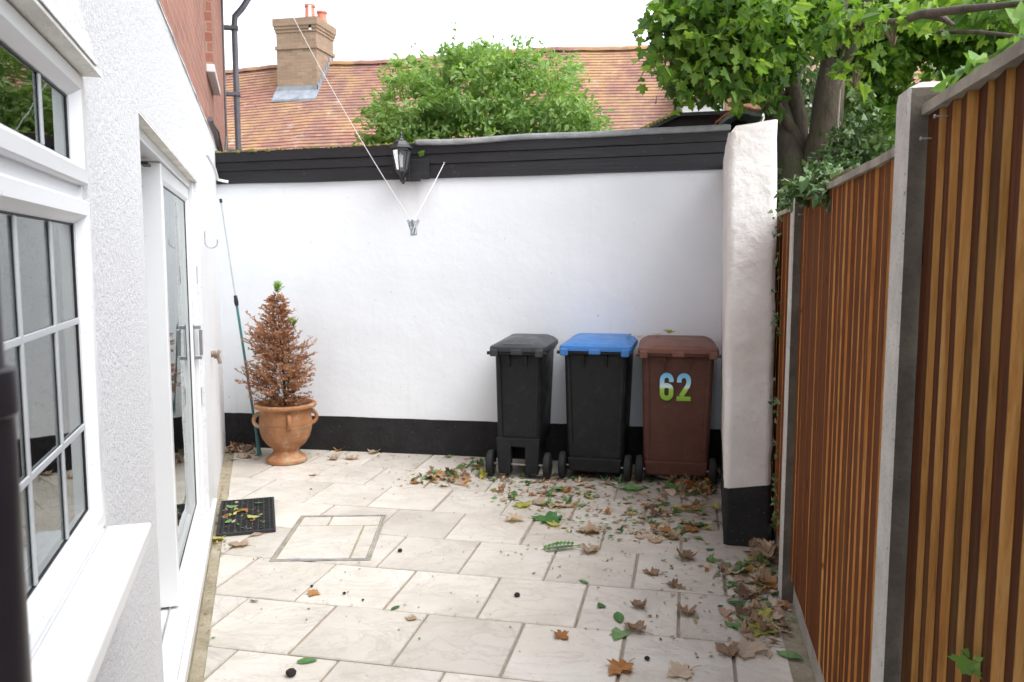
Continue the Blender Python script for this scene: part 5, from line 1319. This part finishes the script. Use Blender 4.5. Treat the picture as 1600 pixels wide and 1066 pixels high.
# leaf litter nobody could count
random.seed(11)
def litter(name, regions, mats, label):
    mbs = [MB() for _ in mats]; g = MB(); va = []
    for (px, py, rx, ry, n, sz, wts, hz) in regions:
        for i in range(n):
            a = random.uniform(0, 6.283); r_ = random.random()**.6
            x, y = px+rx*r_*math.cos(a), py+ry*r_*math.sin(a)
            p = gnd(x, y, 0)
            if p.dot(WN) < W0+.02 or p.x > .49 or p.y > 6.3: continue
            if .21 < p.x < .49 and p.y > 4.6: continue
            if (p-ctr).length < .3 and random.random() < .8: continue
            k = random.choices(range(len(mats)), wts)[0]; L = sz*random.uniform(.5, 1.3)
            kd = random.choice(['syc', 'oval', 'ivy', 'oval', 'scrap']) if L > .05 else random.choice(['oval', 'scrap', 'scrap'])
            z = random.uniform(.003, hz)*(1-r_*.7)+.003
            fl = 1 if hz < .03 else .35
            up = Vector((random.gauss(0, .35/fl*.7), random.gauss(0, .35/fl*.7), 1)).normalized(); th_ = random.uniform(0, 6.283); yd = Vector((math.cos(th_), math.sin(th_), random.gauss(0, .10/fl)))
            n0 = len(g.f)
            c_ = Vector((p.x, p.y, z))
            if kd == 'scrap':
                u = yd.normalized()*L*.5; v_ = up.cross(u).normalized()*L*random.uniform(.12, .35)
                zz = Vector((0, 0, L*random.uniform(0, .2)))
                g.add([c_-u, c_+v_+zz*.5, c_+u*random.uniform(.6, 1)+zz, c_-v_], [(0, 1, 2, 3)], k)
            elif kd == 'syc' or hz > .03:
                sm = dead_leaf_mesh('syc' if kd == 'syc' else 'oval', L, random.uniform(.2, 1.2), random.randint(0, 999), .5) if False else None
                # crumpled leaf from a small curled grid
                zd = up; xd = yd.cross(zd).normalized(); cu = random.uniform(.2, 1.3); hs2 = leaf_pts('syc' if kd == 'syc' else 'ivy'); m_ = len(hs2)
                sdn = random.uniform(0, 99)
                def Q(xx, yy): 
                    return c_+xd*xx*L*(1-.3*cu*abs(xx))+yd*(yy-.5)*L+zd*L*(cu*(abs(xx)*1.2)**1.6+.18*noise.noise(Vector((xx*3+sdn, yy*3, 0))))
                V = [Q(0, yy) for xx, yy in hs2]+[Q(xx, yy) for xx, yy in hs2]+[Q(-xx, yy) for xx, yy in hs2]
                zmn = min(v.z for v in V)
                if zmn < .002: V = [v+Vector((0, 0, .002-zmn)) for v in V]
                g.add(V, [(j, m_+j, m_+j+1, j+1) for j in range(m_-1)]+[(j, j+1, 2*m_+j+1, 2*m_+j) for j in range(m_-1)], k)
            else:
                add_leaf(g, c_, yd, up, L, kd, .15); 
                for q in range(n0, len(g.f)): g.mi[q] = k
            b_ = random.random(); va += [b_]*(len(g.f)-n0)
    g.v = [(x, y, max(z, .0025)) for x, y, z in g.v]
    o = g.build(name, mats, None); set_attr(o, va)
    return tag(o, label, 'leaf litter', None, 'stuff')
MS = [M_DBROWN, M_DORANGE, M_DTAN, M_DGREEN, M_DYEL]
litter('leaf_litter', [
    (1000, 800, 140, 50, 230, .045, (3, 2, 4, 5, 1), .015), (1050, 805, 80, 45, 85, .075, (4, 2, 6, 3, 1), .02), (1075, 745, 45, 16, 150, .10, (7, 3, 2, 1, 0), .09), (860, 775, 90, 25, 110, .055, (3, 2, 3, 5, 1), .015),
    (1080, 765, 45, 14, 60, .085, (6, 3, 3, 2, 0), .04), (1000, 750, 120, 10, 90, .06, (4, 2, 2, 5, 0), .02), (800, 770, 60, 18, 60, .045, (3, 2, 3, 5, 1), .012), (690, 750, 45, 12, 70, .065, (3, 4, 2, 4, 0), .03), (750, 735, 40, 14, 60, .07, (3, 4, 2, 4, 1), .03),
    (740, 715, 50, 5, 30, .06, (4, 4, 2, 1, 0), .02), (820, 748, 60, 8, 40, .05, (2, 2, 2, 5, 0), .01), (1185, 915, 50, 45, 95, .065, (5, 1, 6, 3, 1), .02), (1190, 868, 22, 12, 22, .10, (8, 0, 3, 0, 0), .07), (1205, 985, 30, 35, 50, .065, (4, 0, 7, 2, 0), .02), (1160, 890, 60, 20, 70, .05, (4, 1, 4, 3, 0), .015),
    (1232, 930, 10, 60, 34, .04, (5, 1, 2, 5, 0), .02), (372, 703, 22, 5, 50, .075, (6, 4, 2, 1, 0), .035), (380, 715, 30, 8, 20, .05, (3, 2, 4, 1, 0), .01), (560, 712, 180, 6, 50, .035, (3, 2, 3, 2, 0), .01),
    (378, 812, 38, 24, 80, .034, (2, 1, 3, 6, 2), .032), (1180, 935, 50, 60, 60, .07, (4, 1, 6, 4, 1), .02), (960, 790, 190, 45, 170, .026, (2, 1, 3, 7, 1), .008), (1130, 900, 100, 90, 130, .03, (3, 1, 5, 4, 1), .01), (720, 752, 110, 16, 50, .035, (2, 2, 3, 5, 1), .012),
    (800, 900, 420, 130, 110, .018, (4, 1, 1, 3, 0), .006), (560, 850, 230, 140, 60, .016, (5, 1, 1, 1, 0), .006), (640, 740, 130, 30, 80, .022, (3, 2, 2, 4, 0), .008), (950, 860, 180, 50, 120, .024, (3, 1, 2, 4, 0), .008), (1120, 960, 110, 80, 90, .022, (4, 1, 2, 3, 0), .008),
    (345, 830, 12, 40, 40, .03, (4, 1, 2, 3, 1), .01), (325, 900, 8, 120, 26, .02, (4, 1, 1, 3, 0), .006), (345, 770, 6, 60, 30, .03, (4, 2, 2, 3, 0), .01)], MS, 'scattered brown, orange and green leaf litter drifted over the paving')
# small dark lumps
random.seed(5)
for i, (px, py, r_, lab) in enumerate([(455, 1057, .020, 'largest black lump, at the bottom edge left of centre'), (808, 933, .014, 'small black lump in the middle of the foreground slabs'), (625, 863, .013, 'small black lump right of the manhole cover'),
     (538, 929, .008, 'tiny black lump on the left foreground slab, beside the orange brown leaf'), (1011, 1032, .011, 'small round dark lump on a slab at the bottom right of centre'), (487, 918, .008, 'tiny black lump on a slab joint below the manhole cover'), (567, 939, .006, 'tiny black speck right of the orange brown leaf')]):
    g = MB(); n = 10; rings = []
    for a in range(1, 8):
        t_ = math.pi*a/8; rings.append([((r_*math.sin(t_)*math.cos(2*math.pi*k/n))*(1+.35*noise.noise(Vector((k*1.1, a*.9, i)))), (r_*math.sin(t_)*math.sin(2*math.pi*k/n)), r_*.75-r_*.75*math.cos(t_)) for k in range(n)])
    g.loft(rings); o = g.build('dark_lump', M_DARK, None, smooth=True, angle=180); p = gnd(px, py, 0); o.location = (p.x, p.y, .001); tag(o, lab, 'lump', 'small dark lumps dropped on the paving')
# overgrown floor beyond the fence
random.seed(3)
g = MB(); va = []
for i in range(2500):
    x = random.uniform(.7, 6); y = random.uniform(3, 13); va.extend([random.random()]*add_leaf(g, Vector((x, y, -.25+random.uniform(0, .25))), rvec()+Vector((0, 0, .6)), rvec(), random.uniform(.08, .2), 'ivy', .2))
o = g.build('ground_cover', M_LIVY); set_attr(o, va); tag(o, 'low ivy covering the ground beyond the fence', 'ground cover', None, 'stuff')
